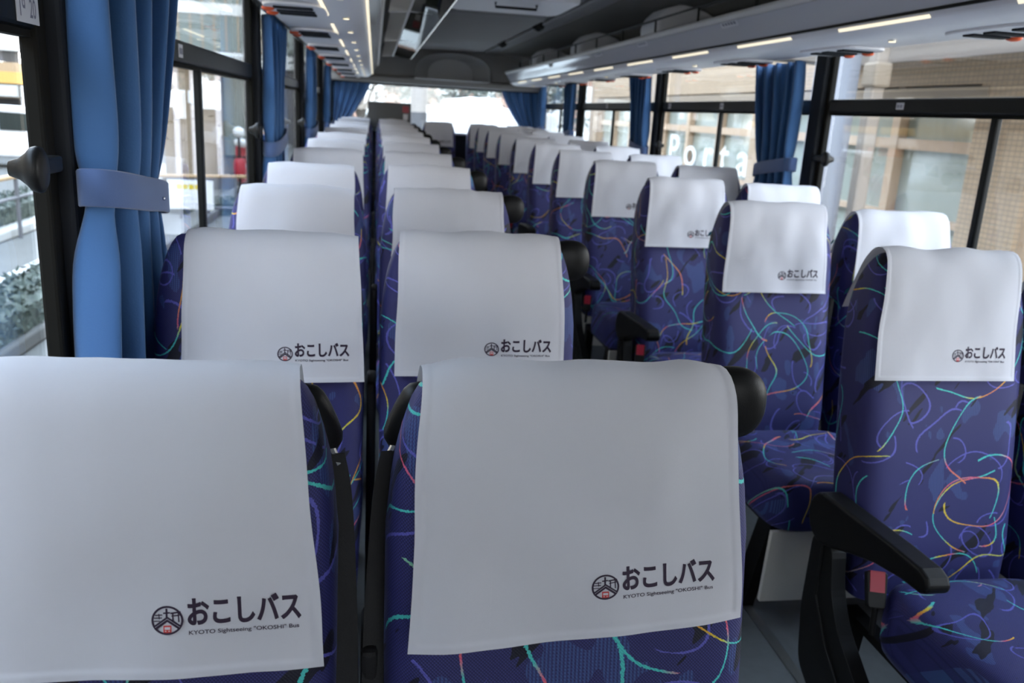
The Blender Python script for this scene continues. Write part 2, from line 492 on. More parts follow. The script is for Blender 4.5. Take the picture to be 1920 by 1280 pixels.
# rear wall with the wide rear window
m = MB()
m.box(XL, XR, YB, YB+.06, -0.35, 1.13)
m.box(XL, XR, YB, YB+.06, 1.66, ZC+.1)
m.box(XL, -0.40, YB, YB+.06, 1.12, 1.67)
m.box(1.88, XR, YB, YB+.06, 1.12, 1.67)
struct(build(m, 'wall_rear', MT['pillar']))
m = MB(); m.box(-0.40, 1.88, YB+.02, YB+.026, 1.13, 1.66)
w = struct(build(m, 'window_15', MT['glass']))
m = MB()
m.box(-0.40, 1.88, YB-.02, YB+.04, 1.645, 1.668)
build(m, 'window_seal', MT['black'], w)
m = MB(); m.box(XL+.01, XR-.01, 10.46, YB-.001, 1.115, 1.14)
struct(build(m, 'trim_40', MT['shelf'], bevel=.006))
# rear header and the domed lining of the tunnel ceiling
m = MB()
m.box(XL, XR, 10.34, YB-.001, 1.668, 1.74)
m.box(XL, XR, 10.42, YB-.001, 1.74, ZC)
struct(build(m, 'trim_41', MT['ceil'], bevel=.02))
m = MB(); rg = []
for i in range(9):
    t = i/8
    rr = []
    for j in range(25):
        a = pi*j/24
        cx = 0.875 - cos(a)*lerp(0.43, 0.27, t**2)
        cz = 1.735 + (abs(sin(a))**0.55)*lerp(0.29, 0.24, t)
        rr.append((cx, lerp(10.05, 10.415, t), cz))
    rg.append(rr)
m.rings(rg, closed=False, cap=(False, False))
m.rings([[(p[0], 10.40, p[2]) for p in rg[-1]], [(0.875, 10.40, 1.735)]*25], closed=False, cap=(False, False))
m.box(0.45, 1.30, 10.05, 10.415, 1.73, 1.737)
struct(build(m, 'trim_42', MT['dome'], smooth=True))
# ceiling
m = MB()
pr = [(XL, 1.88), (-0.44, 2.0), (-0.25, 2.06), (0.2, ZC), (1.32, ZC), (1.77, 2.06), (1.96, 2.0), (XR, 1.88), (XR, 2.2), (XL, 2.2)]
m.prism(pr, 'y', YF, YB)
struct(build(m, 'ceiling', MT['ceil']))
m = MB()
for (a, b) in ((2.0, 4.6), (6.1, 10.0)):
    m.prism([(0.47, a), (1.10, a), (1.18, a+.1), (1.18, b-.1), (1.10, b), (0.47, b), (0.40, b-.1), (0.40, a+.1)], 'z', 2.045, ZC-.001)
m.box(0.30, 0.34, 0.4, 10.2, 2.055, ZC-.001); m.box(1.24, 1.28, 0.4, 10.2, 2.055, ZC-.001)
struct(build(m, 'trim_43', MT['ceil'], bevel=.015))
hb = thing('roof_hatch', 'pale rounded roof hatch in the middle of the bus ceiling', 'hatch', (0.80, 5.35, 2.06))
m = MB()
m.prism([(-.30, -.38), (.30, -.38), (.36, -.30), (.36, .30), (.30, .38), (-.30, .38), (-.36, .30), (-.36, -.30)], 'z', -.04, .019)
build(m, 'hatch_panel', MT['rack'], hb, bevel=.02)
m = MB(); m.tube([(-.12, -.2, -.045), (-.12, -.2, -.07), (.12, -.2, -.07), (.12, -.2, -.045)], .008)
build(m, 'hatch_handle', MT['black'], hb)
for i, (x, y) in enumerate(((1.22, 6.7), (1.22, 8.6), (0.36, 6.7), (0.36, 9.0), (1.22, 4.3), (0.36, 9.6))):
    v = thing('air_outlet', '', 'air outlet', (x, y, 2.055), 'round ceiling air outlets')
    v['label'] = 'dark round air outlet on the ceiling, %s side, %s' % ('right' if x > 1 else 'left', ['above the middle rows', 'above the rear rows', 'above the middle rows', 'above the rear rows', 'nearest the camera', 'closest to the rear dome'][i])
    m = MB(); m.tube([(0, 0, .024), (0, 0, -.018), (0, 0, -.03)], [.045, .045, .03], 16)
    build(m, 'outlet_ring', MT['black'], v)
    m = MB(); m.ell((0, 0, -.03), (.022, .022, .01))
    build(m, 'nozzle', MT['pillar'], v, smooth=True)

# ------------------------------------------------------------------ luggage racks
def rack(side):
    X = (lambda x: x) if side < 0 else (lambda x: 1.53-x)
    nm = 'left' if side < 0 else 'right'
    t = thing('luggage_rack', ('glossy grey overhead luggage rack above the left windows with orange tabbed panels' if side < 0 else
              'glossy grey overhead luggage rack above the right windows with thin black rail'), 'luggage rack', (X(-.25), 5.4, 1.72), 'overhead luggage racks')
    O = Vector(t.location)
    def fin(mb, name, mats, parent=t, **kw):
        off = O if parent is t else Vector((0, 0, 0))
        mb.v = [(p[0]-off.x, p[1]-off.y, p[2]-off.z) for p in mb.v]
        return build(mb, name, mats, parent, **kw)
    y0, y1 = 0.55 if side > 0 else 1.9, 10.2
    def strip(pts, th=.012):
        """polyline in (x,z) thickened upward into a long section"""
        m = MB()
        up = [(p[0], p[1]+th) for p in pts]
        m.prism([(X(p[0]), p[1]) for p in pts]+[(X(p[0]), p[1]) for p in reversed(up)], 'y', y0, y1)
        return m
    # underside
    und = catmull([(-.405, 1.742), (-.39, 1.722), (-.33, 1.716), (-.23, 1.716), (-.15, 1.712), (-.09, 1.716), (-.05, 1.733), (-.035, 1.752)], 4)
    fin(strip(und), 'underside', MT['rack'], smooth=False, bevel=0)
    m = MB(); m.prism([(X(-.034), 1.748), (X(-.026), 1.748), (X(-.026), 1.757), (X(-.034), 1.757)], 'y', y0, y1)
    fin(m, *(('shadow_gap', MT['black']) if side > 0 else ('glow_strip', MT['strip'])))  # left edge trim glows, its bright line put in as emission
    # front panel, slightly bulged, and its lip
    fp = catmull([(-.028, 1.758), (-.012, 1.785), (.008, 1.815), (.022, 1.838)], 4)
    m = MB(); m.prism([(X(a), b) for a, b in fp]+[(X(a-.012), b+.004) for a, b in reversed(fp)], 'y', y0, y1)
    fin(m, 'front_panel', MT['panel'])
    lp = [(.018, 1.839), (.032, 1.842), (.040, 1.856), (.036, 1.868), (.022, 1.872), (.006, 1.862)]
    m = MB(); m.prism([(X(a), b) for a, b in lp], 'y', y0, y1)
    fin(m, 'lip', MT['lip'], bevel=.003)
    # shelf floor and dark back
    m = MB(); m.prism([(X(a), b) for a, b in [(.006, 1.850), (-.45, 1.80), (-.45, 1.79), (.004, 1.838)]], 'y', y0, y1)
    fin(m, 'shelf', MT['ceil_d'])
    m = MB(); m.prism([(X(a), b) for a, b in [(-.45, 1.80), (-.44, 1.95), (-.30, 2.045), (.12, 2.07), (.12, 2.078), (-.31, 2.058), (-.455, 1.96), (-.462, 1.80)]], 'y', y0, y1)
    fin(m, 'shelf_back', MT['ceil_d'])
    # moulding dashes under the panel, their bright highlights put in as emission
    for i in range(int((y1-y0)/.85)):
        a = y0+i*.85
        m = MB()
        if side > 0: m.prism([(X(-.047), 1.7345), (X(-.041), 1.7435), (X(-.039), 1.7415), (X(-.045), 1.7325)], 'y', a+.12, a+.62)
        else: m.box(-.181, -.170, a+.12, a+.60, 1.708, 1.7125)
        fin(m, 'glow_strip', MT['strip'])
    # reading lamps
    LX = -.205 if side > 0 else -.11
    for i in range(13):
        y = 2.18+.62*i
        m = MB(); m.tube([(X(LX), y, 1.7155), (X(LX), y, 1.708)], .014, 14)
        l = fin(m, 'reading_lamp', MT['chrome'])
        l2 = MB(); l2.tube([(X(LX)-O.x, y-O.y, 1.708-O.z), (X(LX)-O.x, y-O.y, 1.7065-O.z)], .011, 14)
        build(l2, 'lamp_lens', MT['lens'], l)
    # service panels over each row
    for i in range(8):
        y = (3.22+1.0*i) if side < 0 else (2.33+.93*i)
        m = MB()
        pts = []
        for j in range(28):
            a = 2*pi*j/28
            pts.append((X(-.275)+.105*math.copysign(abs(cos(a))**.5, cos(a)), y+.20*math.copysign(abs(sin(a))**.6, sin(a))))
        m.prism(pts, 'z', 1.704, 1.7155)
        sv = fin(m, 'service_panel', MT['rack'], bevel=.004)
        m = MB()
        for dy in (-.115, .0, .09):
            m.prism([(X(-.34)-O.x, y+dy-.02-O.y), (X(-.21)-O.x, y+dy-.026-O.y), (X(-.21)-O.x, y+dy+.026-O.y), (X(-.34)-O.x, y+dy+.02-O.y)], 'z', 1.698-O.z, 1.7045-O.z)
        build(m, 'grille', MT['pillar'], sv, bevel=.003)
        for dy in (-.05, .09):
            m = MB(); m.ell((X(-.365)-O.x, y+dy-O.y, 1.703-O.z), (.022, .026, .010))
            build(m, 'orange_tab', MT['orange'], sv, smooth=True)
    if side > 0:
        m = MB()
        m.tube([(X(.028), 1.2, 1.935), (X(.028), 9.3, 1.935), (X(.0), 9.42, 1.92), (X(-.03), 9.45, 1.84)], .006, 8)
        r = fin(m, 'rail', MT['black'])
        for i in range(13):
            y = 1.5+.64*i
            m = MB(); m.tube([(X(.028)-O.x, y-O.y, 1.935-O.z), (X(.026)-O.x, y-O.y, 1.862-O.z)], .006, 8)
            build(m, 'rail_post', MT['black'], r)
        for y in (3.0, 4.9, 6.8, 8.7):
            m = MB()
            pts = [(X(-.44), 1.81), (X(-.06), 1.845), (X(-.03), 1.90), (X(-.04), 1.97), (X(-.10), 2.03), (X(-.2), 2.06), (X(-.44), 2.0)]
            m.prism(pts, 'y', y, y+.30)
            fin(m, 'bracket', MT['rack'], bevel=.05, seg=4)
        for y in (3.70, 4.95, 5.95, 7.6, 2.45):
            m = MB()
            a, b = (X(.0085), 1.8165), (X(.0215), 1.838)
            nx, nz = -.0016, .0
            m.add([(a[0]+nx, y-.09, a[1]), (a[0]+nx, y+.09, a[1]), (b[0]+nx, y+.09, b[1]), (b[0]+nx, y-.09, b[1])], [(0, 1, 2, 3)])
            m.add([(a[0]-.0001, y-.09, a[1]), (a[0]-.0001, y+.09, a[1]), (b[0]-.0001, y+.09, b[1]), (b[0]-.0001, y-.09, b[1])], [(3, 2, 1, 0)])
            s = fin(m, 'sticker', MT['sticker'])
            m = MB()
            for j in range(5):
                yy = y-.07+.03*j
                m.add([(a[0]-.0042-O.x, yy-O.y, 1.822-O.z), (a[0]-.0042-O.x, yy+.018-O.y, 1.822-O.z), (b[0]-.0025-O.x, yy+.018-O.y, 1.833-O.z), (b[0]-.0025-O.x, yy-O.y, 1.833-O.z)], [(0, 1, 2, 3)])
            build(m, 'print', MT['mark'], s)
    else:
        # smoked glass flap above the lip with a bright edge
        m = MB(); m.prism([(.17, 1.875), (.335, 1.858), (.335, 1.863), (.17, 1.880)], 'y', y0, 8.7)
        gd = fin(m, 'glass_flap', MT['smoke'])
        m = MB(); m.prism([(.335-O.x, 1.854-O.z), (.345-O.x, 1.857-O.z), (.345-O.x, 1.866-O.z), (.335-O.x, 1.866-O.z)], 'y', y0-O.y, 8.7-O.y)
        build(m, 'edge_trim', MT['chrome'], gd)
        m = MB(); m.prism([(.16-O.x, 1.872-O.z), (.172-O.x, 1.872-O.z), (.172-O.x, 1.884-O.z), (.16-O.x, 1.884-O.z)], 'y', y0-O.y, 8.7-O.y)
        build(m, 'edge_trim', MT['lip'], gd)
        for y in (2.6, 4.6, 6.6, 8.6):
            m = MB(); m.prism([(.06, 1.862), (.17, 1.872), (.34, 1.866), (.34, 2.08), (.25, 2.08), (.10, 2.078)], 'y', y, y+.025)
            fin(m, 'flap_arm', MT['lip'], bevel=.004)
    return t
rack(-1); rack(1)

# ------------------------------------------------------------------ seats
F_T = [(.38, -.180), (.50, -.175), (.58, -.158), (.65, -.143), (.72, -.130), (.80, -.113), (.87, -.100), (.92, -.090), (.98, -.079), (1.03, -.068), (1.07, -.055), (1.10, -.043), (1.12, -.033), (1.135, -.021), (1.144, -.011), (1.147, -.003)]
B_T = [(.38, -.02), (.50, 0), (.65, .03), (.80, .052), (.92, .066), (1.0, .072), (1.05, .07), (1.09, .06), (1.115, .046), (1.135, .028), (1.144, .014), (1.147, .003)]
W_T = [(.38, .186), (.55, .194), (.85, .199), (.98, .198), (1.04, .192), (1.08, .184), (1.11, .175), (1.13, .166), (1.142, .157), (1.147, .148)]
def backrest_mesh():
    zs = [.38+.03*i for i in range(21)] + [1.005, 1.03, 1.05, 1.07, 1.085, 1.10, 1.112, 1.122, 1.13, 1.137, 1.142, 1.1455, 1.147]
    m = MB(); rg, uv = [], []
    n, ex = 48, 2/4.6
    for z in zs:
        yf, yb, w = interp(F_T, z), interp(B_T, z), interp(W_T, z)
        yc, d = (yf+yb)/2, (yb-yf)/2
        r = []
        for k in range(n+1):
            a = pi/2 + 2*pi*k/n
            x = w*math.copysign(abs(cos(a))**ex, cos(a)); y = yc+d*math.copysign(abs(sin(a))**ex, sin(a))
            # slightly dished front with padded side bolsters
            if sin(a) < 0: y += .012*(1-min(1, abs(x)/(.8*w))**2)*min(1, max(0, (1.05-z)/.2))
            r.append((x, y, z))
        rg.append(r)
        s = 0; u = []
        for k in range(n+1):
            if k: s += math.dist(r[k][:2], r[k-1][:2])
            u.append(s)
        mid = u[n//2]
        uv += [(q-mid, z) for q in u]
    m.rings(rg, closed=False, cap=(False, False), uvr=uv)
    k0 = (len(zs)-1)*(n+1)
    m.f.append(tuple(range(k0, k0+n))); m.mi.append(0)
    return m.mesh('backrest', [MT['fabric']], True)
def cushion_mesh():
    m = MB(); rg, uv = [], []
    n, ex = 48, 2/6.0
    for s, z in ((.86, .325), (.965, .332), (.99, .350), (1, .385), (1, .425), (.985, .452), (.955, .468), (.88, .478), (.72, .4835), (.5, .486), (.25, .487), (.02, .4875)):
        r = []
        for k in range(n):
            a = 2*pi*k/n
            x = .197*s*math.copysign(abs(cos(a))**ex, cos(a)); y = -.435+.205*s*math.copysign(abs(sin(a))**ex, sin(a))
            zz = z + .012*max(0, (-y-.5)/.2) if z > .44 else z
            r.append((x, y, zz)); uv.append((x+.6, y-(.487-z)*1.2))
        rg.append(r)
    m.rings(rg, uvr=uv)
    return m.mesh('seat_cushion', [MT['fabric']], True)

# text and emblem of the printed mark, in metres on the flat cloth
def text_tris(body, size, offset, extr=0):
    c = bpy.data.curves.new('lettering', 'FONT'); c.body = body; c.size = size; c.offset = offset
    o = bpy.data.objects.new('lettering', c); COL.objects.link(o)
    dg = bpy.context.evaluated_depsgraph_get()
    me = bpy.data.meshes.new_from_object(o.evaluated_get(dg))
    vs = [(v.co.x, v.co.y) for v in me.vertices]; fs = [tuple(p.vertices) for p in me.polygons]
    bpy.data.objects.remove(o); bpy.data.curves.remove(c); bpy.data.meshes.remove(me)
    return vs, fs
def fit(vs, x0, y0, w, h=None):
    a, b = min(v[0] for v in vs), max(v[0] for v in vs); c, d = min(v[1] for v in vs), max(v[1] for v in vs)
    sx = w/(b-a); sy = sx if h is None else h/(d-c)
    return [(x0+(x-a)*sx, y0+(y-c)*sy) for x, y in vs]
KANA = text_tris('おこしバス', 1, .026)
LATIN = text_tris('KYOTO Sightseeing "OKOSHI" Bus', 1, .016)
def mark_geo():
    """list of (verts2d, faces, material index): 1 ink, 2 red"""
    k0 = fit(KANA[0], .030, .0125, .0965, .0268)
    out = [([(x+d, y+e) for x, y in k0], KANA[1], 1) for d, e in ((0, 0), (.0003, .0), (-.0003, .0), (0, .0003))]
    out += [ (fit(LATIN[0], .0305, .0030, .094, .0052), LATIN[1], 1)]
    R, cx, cy, n = .0137, 0.0125, .0185, 40
    ring = [(cx+r*cos(2*pi*i/n), cy+r*sin(2*pi*i/n)) for r in (R, R-.0019) for i in range(n)]
    out.append((ring, [(i, (i+1) % n, n+(i+1) % n, n+i) for i in range(n)], 1))
    def bar(x0, y0, x1, y1, w, mi=1):
        d = Vector((x1-x0, y1-y0)).normalized()*w/2; q = (-d.y, d.x)
        out.append(([(cx+x0+q[0], cy+y0+q[1]), (cx+x0-q[0], cy+y0-q[1]), (cx+x1-q[0], cy+y1-q[1]), (cx+x1+q[0], cy+y1+q[1])], [(0, 1, 2, 3)], mi))
    bar(-.0005, .0112, -.0005, .0012, .0018); bar(-.0035, .0068, .0025, .0072, .0014)            # tower
    bar(-.0105, .0048, -.0042, .0052, .0011); bar(-.0115, .0022, -.0045, .0024, .0010); bar(-.0118, -.0008, -.0062, -.0006, .0009); bar(-.0072, .0062, -.0068, .0012, .0009)
    bar(.0028, .0066, .0116, .0078, .0015); bar(.0036, .0040, .0112, .0049, .0011); bar(.0048, .0070, .0048, -.0002, .0012); bar(.0095, .0072, .0098, -.0018, .0012)   # gate
    bar(-.0108, -.0070, .0012, .0020, .0042); bar(-.0012, .0020, .0108, -.0070, .0042)              # crossing rails
    for sx in (-1, 1): bar(sx*-.0105, -.0064, sx*.0002, .0016, .0003, 3)
    bar(0, -.0048, 0, -.0118, .0068, 2); bar(0, -.0062, 0, -.0086, .0048, 3); bar(-.0021, -.0100, -.0009, -.0100, .0009, 3); bar(.0009, -.0100, .0021, -.0100, .0009, 3)
    return out
MARK = mark_geo()

CW = 0.32
CP = catmull([(-.112, .884), (-.103, .915), (-.091, .965), (-.079, 1.02), (-.063, 1.075), (-.041, 1.125), (-.019, 1.149), (.002, 1.1555), (.028, 1.149), (.058, 1.120), (.084, 1.075), (.102, 1.03), (.112, .995)], 10)
CS = [0]
for a, b in zip(CP, CP[1:]): CS.append(CS[-1]+math.dist(a, b))
CLEN = CS[-1]
def cpath(s):
    s = max(0, min(CLEN-1e-6, s))
    lo = 0; hi = len(CS)-1
    while hi-lo > 1:
        mi = (lo+hi)//2
        if CS[mi] <= s: lo = mi
        else: hi = mi
    t = (s-CS[lo])/(CS[hi]-CS[lo])
    p = [lerp(CP[lo][i], CP[hi][i], t) for i in (0, 1)]
    d = Vector((CP[hi][0]-CP[lo][0], CP[hi][1]-CP[lo][1])).normalized()
    return p, (-d.y, d.x)            # outward normal (y,z)
def cover_mesh(seed, width=CW, skew=0.0, trim=0.0, mark=True, rag=1.0, dent=0.0, mark_dx=0.0, shear=0.0):
    """skew: bottom edge drops on the left; trim shortens the front"""
    hw = width/2
    sv = seed*13.37
    def pt(u, s, lift=0.0):
        """u lateral metres, s arc length from the front hem"""
        k = u/hw
        f = max(0, 1-s/.30)                    # 1 at front hem, 0 beyond the top
        s2 = s + trim*f + skew*k*f
        p, nr = cpath(s2)
        w = noise.noise((u*12+sv, s*7, sv))*.0058*rag + noise.noise((u*28+sv, s*11, sv+4))*.0014*rag
        w += .0075*rag*noise.noise((u*13+sv*1.7, 0.3, sv))*max(0, 1-s/.10)**1.5        # waves at the hem
        b = max(0, (s-(CLEN-.16))/.16)
        w += .010*b*noise.noise((u*11+sv, 5.0, sv)) + .006*b
        if dent: w -= dent*math.exp(-((k-.55)/.10)**2)*max(0, math.exp(-((s-.29)/.05)**2))
        ed = min(hw-abs(u), s, .5)
        hem = .0008*max(0, min(1, (.0085-ed)/.0012)) if ed < .0085 else 0
        rec = .010*abs(k)**4*(1-.85*math.exp(-((s-.285)/.055)**2))
        n0 = lift+w+hem+.004-rec
        x = u*(1+.062*f) + shear*f + .003*noise.noise((s*9+sv, u*2, 1.0))*rag
        y = p[0]+nr[0]*n0; z = p[1]+nr[1]*n0
        z -= .0035*abs(k)**6*math.exp(-((s-.30)/.06)**2)
        return (x, y, z)
    us = [-hw, -hw+.004, -hw+.0075, -hw+.009] + [lerp(-hw+.012, hw-.012, i/29) for i in range(30)] + [hw-.009, hw-.0075, hw-.004, hw]
    ss = [0, .004, .0075, .009] + [lerp(.012, CLEN-.012, i/39) for i in range(40)] + [CLEN-.009, CLEN-.0075, CLEN-.004, CLEN]
    m = MB(); vs, uv = [], []
    for s in ss:
        for u in us:
            vs.append(pt(u, s)); uv.append((u, s))
    n = len(us)
    fs = [(j*n+i, j*n+i+1, (j+1)*n+i+1, (j+1)*n+i) for j in range(len(ss)-1) for i in range(n-1)]
    m.add(vs, fs, 0, uv)
    if mark:
        for v2, f2, mi in MARK:
            lift = {1: .0005, 2: .0005, 3: .0008}[mi]
            m.add([pt(x+.0075+mark_dx, y+.037, lift) for x, y in v2], f2, 0 if mi == 3 else mi, [(x+9, y+9) for x, y in v2])
    # small teal care tag at the back hem on the left side
    a = [pt(-hw-.001, CLEN-.055+d, .001) for d in (0, .014)]
    m.add([a[0], a[1], (a[1][0]-.012, a[1][1]-.004, a[1][2]-.006), (a[0][0]-.012, a[0][1]-.004, a[0][2]-.006)], [(0, 1, 2, 3)], 3)
    return m.mesh('headrest_cover', [MT['cloth'], MT['ink'], MT['red_ink'], MT['teal']], True)

def round_poly(pts, r, n=4):
    out = []
    N = len(pts)
    for i in range(N):
        p0, p, p1 = Vector(pts[i-1]), Vector(pts[i]), Vector(pts[(i+1) % N])
        a = p+(p0-p).normalized()*min(r, (p0-p).length*.45); b = p+(p1-p).normalized()*min(r, (p1-p).length*.45)
        for k in range(n+1):
            t = k/n
            out.append(tuple(a*(1-t)**2+p*2*t*(1-t)+b*t*t))
    return out

ME_BACK, ME_CUSH = backrest_mesh(), cushion_mesh()
COVERS = [cover_mesh(i, rag=1.1) for i in range(1, 7)]
COVERS_R = [cover_mesh(i+20, rag=1.2, shear=-.014) for i in range(1, 6)]
def base_mesh():
    m = MB()
    m.prism([(-.615, .322), (-.60, .322), (-.585, .10), (-.60, .10)], 'x', -.185, .185)
    return m.mesh('base_panel', [MT['metal']])
def leg_mesh():
    m = MB()
    m.prism([(-.57, .325), (-.50, .325), (-.40, .02), (-.44, .0), (-.47, .0)], 'x', -.018, .018)
    m.prism([(-.15, .325), (-.10, .325), (-.06, .0), (-.11, .0)], 'x', -.018, .018)
    m.box(-.018, .018, -.57, -.10, .305, .325)
    return m.mesh('leg_frame', [MT['black']])
ME_BASE, ME_LEG = base_mesh(), leg_mesh()
def arm_mesh():
    m = MB()
    c = (-.095, .548)
    pts = [(c[0]+.060*cos(a), c[1]+.060*sin(a)) for a in [radians(d) for d in range(-95, 96, 19)]]
    pts += [(-.20, .612), (-.34, .619), (-.435, .620), (-.458, .612), (-.468, .597), (-.463, .582), (-.445, .573), (-.39, .570), (-.30, .553), (-.22, .528), (-.15, .502)]
    m.prism(pts, 'x', -.026, .026)
    return m.mesh('armrest', [MT['black']])
def side_mesh():
    m = MB()
    pts = [(-.050, .495), (-.135, .500), (-.155, .40), (-.20, .33), (-.44, .16), (-.46, .10), (-.46, .02), (-.30, .02), (-.07, .16), (-.045, .30)]
    m.prism(round_poly(pts, .03), 'x', -.018, .018)
    for dx in (-.019, .019):       # raised ribs
        m.tube([(dx, -.100, .49), (dx, -.105, .36), (dx, -.17, .27), (dx, -.43, .07)], .005, 8)
    return m.mesh('side_panel', [MT['black']])
def buckle_mesh():
    m = MB(); m.prism(round_poly([(-.018, -.045), (.018, -.045), (.022, .03), (-.022, .03)], .008), 'y', -.011, .011)
    m.tube([(0, 0, -.04), (0, .02, -.10)], .007, 8)
    return m.mesh('belt_buckle', [MT['black']])
def button_mesh():
    m = MB(); m.box(-.015, .015, -.0135, -.010, -.012, .029); m.box(-.015, .015, -.0135, .006, .0295, .0315)
    return m.mesh('release_button', [MT['red']])
def grab_mesh():
    m = MB()
    m.ell((.006, 0, 0), (.044, .024, .043), 24, 16, .82)
    return m.mesh('grab_handle', [MT['black']], True)
ME_ARM, ME_SIDE, ME_BUCK, ME_BTN, ME_GRAB = arm_mesh(), side_mesh(), buckle_mesh(), button_mesh(), grab_mesh()

def smooth_bevel(o, w, seg=3):
    b = o.modifiers.new('bevel', 'BEVEL'); b.width = w; b.segments = seg; b.limit_method = 'ANGLE'; b.angle_limit = radians(40)
    return o

ORD = ['first', 'second', 'third', 'fourth', 'fifth', 'sixth', 'seventh', 'eighth', 'ninth', 'tenth', 'eleventh', 'twelfth']
def seat(x, y, label, cover, aisle=0, belt=0, group='bus seats', dx=0, dz=0, rz=0, belt_side=0, cdx=0):
    t = thing('bus_seat', label, 'seat', (x+dx, y, zfl(y)+dz-.008), group)
    t.rotation_euler.z = rz
    link('backrest', ME_BACK, t)
    link('headrest_cover', cover, t, (cdx, 0, 0))
    link('seat_cushion', ME_CUSH, t)
    link('base_panel', ME_BASE, t)
    for s in (-.15, .15): link('leg_frame', ME_LEG, t, (s, 0, 0))
    if aisle:
        sp_ = link('side_panel', ME_SIDE, t, (aisle*.226, 0, 0)); smooth_bevel(sp_, .006)
        am = link('armrest', ME_ARM, t, (aisle*.232, 0, 0)); smooth_bevel(am, .012, 4)
        gh = None if aisle < 0 else link('grab_handle', ME_GRAB, t, (aisle*.190, .042, 1.100))
    if aisle:        # added filler to keep the gap dark between the two seats of a pair
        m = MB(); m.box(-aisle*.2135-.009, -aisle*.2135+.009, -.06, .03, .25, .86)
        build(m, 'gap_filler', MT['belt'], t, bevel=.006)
    bs = aisle
    bk = None if not aisle else link('belt_buckle', ME_BUCK, t, (bs*(.212 if aisle else .196), -.262 if aisle else -.20, .475 if aisle else .44)); 
    if bk:
        smooth_bevel(bk, .003)
        bk.rotation_euler = (radians(-28), 0, radians(18)*bs)
        bk['label'] = 'black belt buckle with red button'
        link('release_button', ME_BTN, bk)
    if belt:
        s = belt
        m = MB()
        p0, p1 = Vector((s*.160, .035, 1.116)), Vector((s*.186, .040, 1.055))
        path = [p0.lerp(p1, k/8) for k in range(-1, 10)]
        rr = [.006, .016, .0195, .0205, .021, .021, .021, .0205, .0195, .016, .006]
        m.tube(path, rr, 16)
        g = build(m, 'belt_guide', MT['black'], t, smooth=True)
        m = MB(); m.tube([(s*.186, .030, 1.058), (s*.196, .022, 1.040), (s*.199, .03, 1.032), (s*.188, .046, 1.044)], .0055, 8)
        build(m, 'guide_loop', MT['snap'], g)
        m = MB()
        pth = [(s*.187, .030, 1.052), (s*.196, .015, 1.00), (s*.203, -.03, .88), (s*.206, -.08, .74), (s*.207, -.13, .60), (s*.207, -.18, .46)]
        pth = catmull(pth, 5)
        pth = [(p[0]+s*.004, p[1]-.012, p[2]) for p in pth]
        vs, fs = [], []
        for p in pth:
            vs += [(p[0]-.0125, p[1], p[2]), (p[0]+.0125, p[1]+.004, p[2]), (p[0]+.0125, p[1]+.006, p[2]), (p[0]-.0125, p[1]+.002, p[2])]
        for i in range(len(pth)-1):
            for k in range(4): fs.append((i*4+k, i*4+(k+1) % 4, i*4+4+(k+1) % 4, i*4+4+k))
        m.add(vs, fs)
        m.tube([(s*.178, .05, 1.05), (s*.196, .055, .95), (s*.205, .03, .70), (s*.206, 0, .45)], .0035, 6)
        build(m, 'shoulder_belt', MT['belt'], t)
    return t

PITCH = 0.85
YA = 0.833
cov_big = cover_mesh(11, width=.331, skew=.0105, rag=1.2, trim=.016)
cov_lw0 = cover_mesh(12, rag=1.2, mark_dx=.008, shear=.020)
cov_lw1 = cover_mesh(13, rag=1.0, skew=.003, shear=.006)
cov_la1 = cover_mesh(14, rag=1.0, trim=.006)
cov_ra0 = cover_mesh(15, rag=1.3, width=.325, shear=-.026)
cov_ra1 = cover_mesh(16, rag=1.3, width=.328, skew=.0015, shear=-.018)
cov_la2 = cover_mesh(17, rag=1.6, dent=.004)
rnd = random.Random(3)
SPEC = {('Lw', 0): dict(cover=cov_lw0, dx=-.0147, dz=-.005), ('Lw', 1): dict(cover=cov_lw1, dx=.003, dz=-.005, cdx=.024),
        ('La', 0): dict(cover=cov_big, dx=.002, dz=-.002), ('La', 1): dict(cover=cov_la1, dx=.001, dz=.004, cdx=-.001), ('La', 2): dict(cover=cov_la2, dx=.006, dz=.003),
        ('Ra', 0): dict(cover=cov_ra0, dx=0, dz=-.0), ('Ra', 1): dict(cover=cov_ra1, dx=-.002, dz=.003), ('Ra', 2): dict(dx=.008), ('Ra', 3): dict(dx=-.006, dz=.006), ('Ra', 4): dict(dx=-.008, dz=.005),
        ('Lw', 3): dict(dx=-.02, dz=-.008), ('Lw', 2): dict(dz=-.005), ('Rw', 1): dict(dz=-.010), ('Rw', 2): dict(dz=-.008), ('La', 3): dict(dz=.004)}
LBL = {('La', 0): 'large foreground aisle seat with skewed white logo cover and black grab handle',
       ('Lw', 0): 'large foreground window seat cut off by the left edge, white logo cover',
       ('La', 1): 'navy patterned aisle seat directly behind the foreground aisle seat, left block',
       ('Lw', 1): 'navy patterned window seat directly behind the foreground window seat, left block',
       ('Ra', 0): 'nearest right block aisle seat with armrest in full view, white logo cover',
       ('Rw', 0): 'navy window seat cut off by the right edge, beside the nearest right aisle seat'}
def do_seat(colname, i, x, y, aisle, n_from):
    sp_ = dict(SPEC.get((colname, i), {}))
    cover = sp_.pop('cover', None) or (COVERS[rnd.randrange(6)] if colname[0] == 'L' else COVERS_R[rnd.randrange(5)])
    side = 'left' if colname[0] == 'L' else 'right'
    lab = LBL.get((colname, i)) or 'navy patterned %s seat of the %s block, %s row back from the camera' % ('aisle' if colname[1] == 'a' else 'window', side, ORD[n_from])
    bs = {'Lw': 1, 'Rw': -1}.get(colname, 0)
    belt = {('Lw', 0): 1, ('La', 0): -1}.get((colname, i), 0)
    if i > 2: sp_.setdefault('rz', rnd.uniform(-.012, .012))
    return seat(x, y, lab, cover, aisle, belt, 'seats in the %s block' % side, belt_side=bs, **sp_)
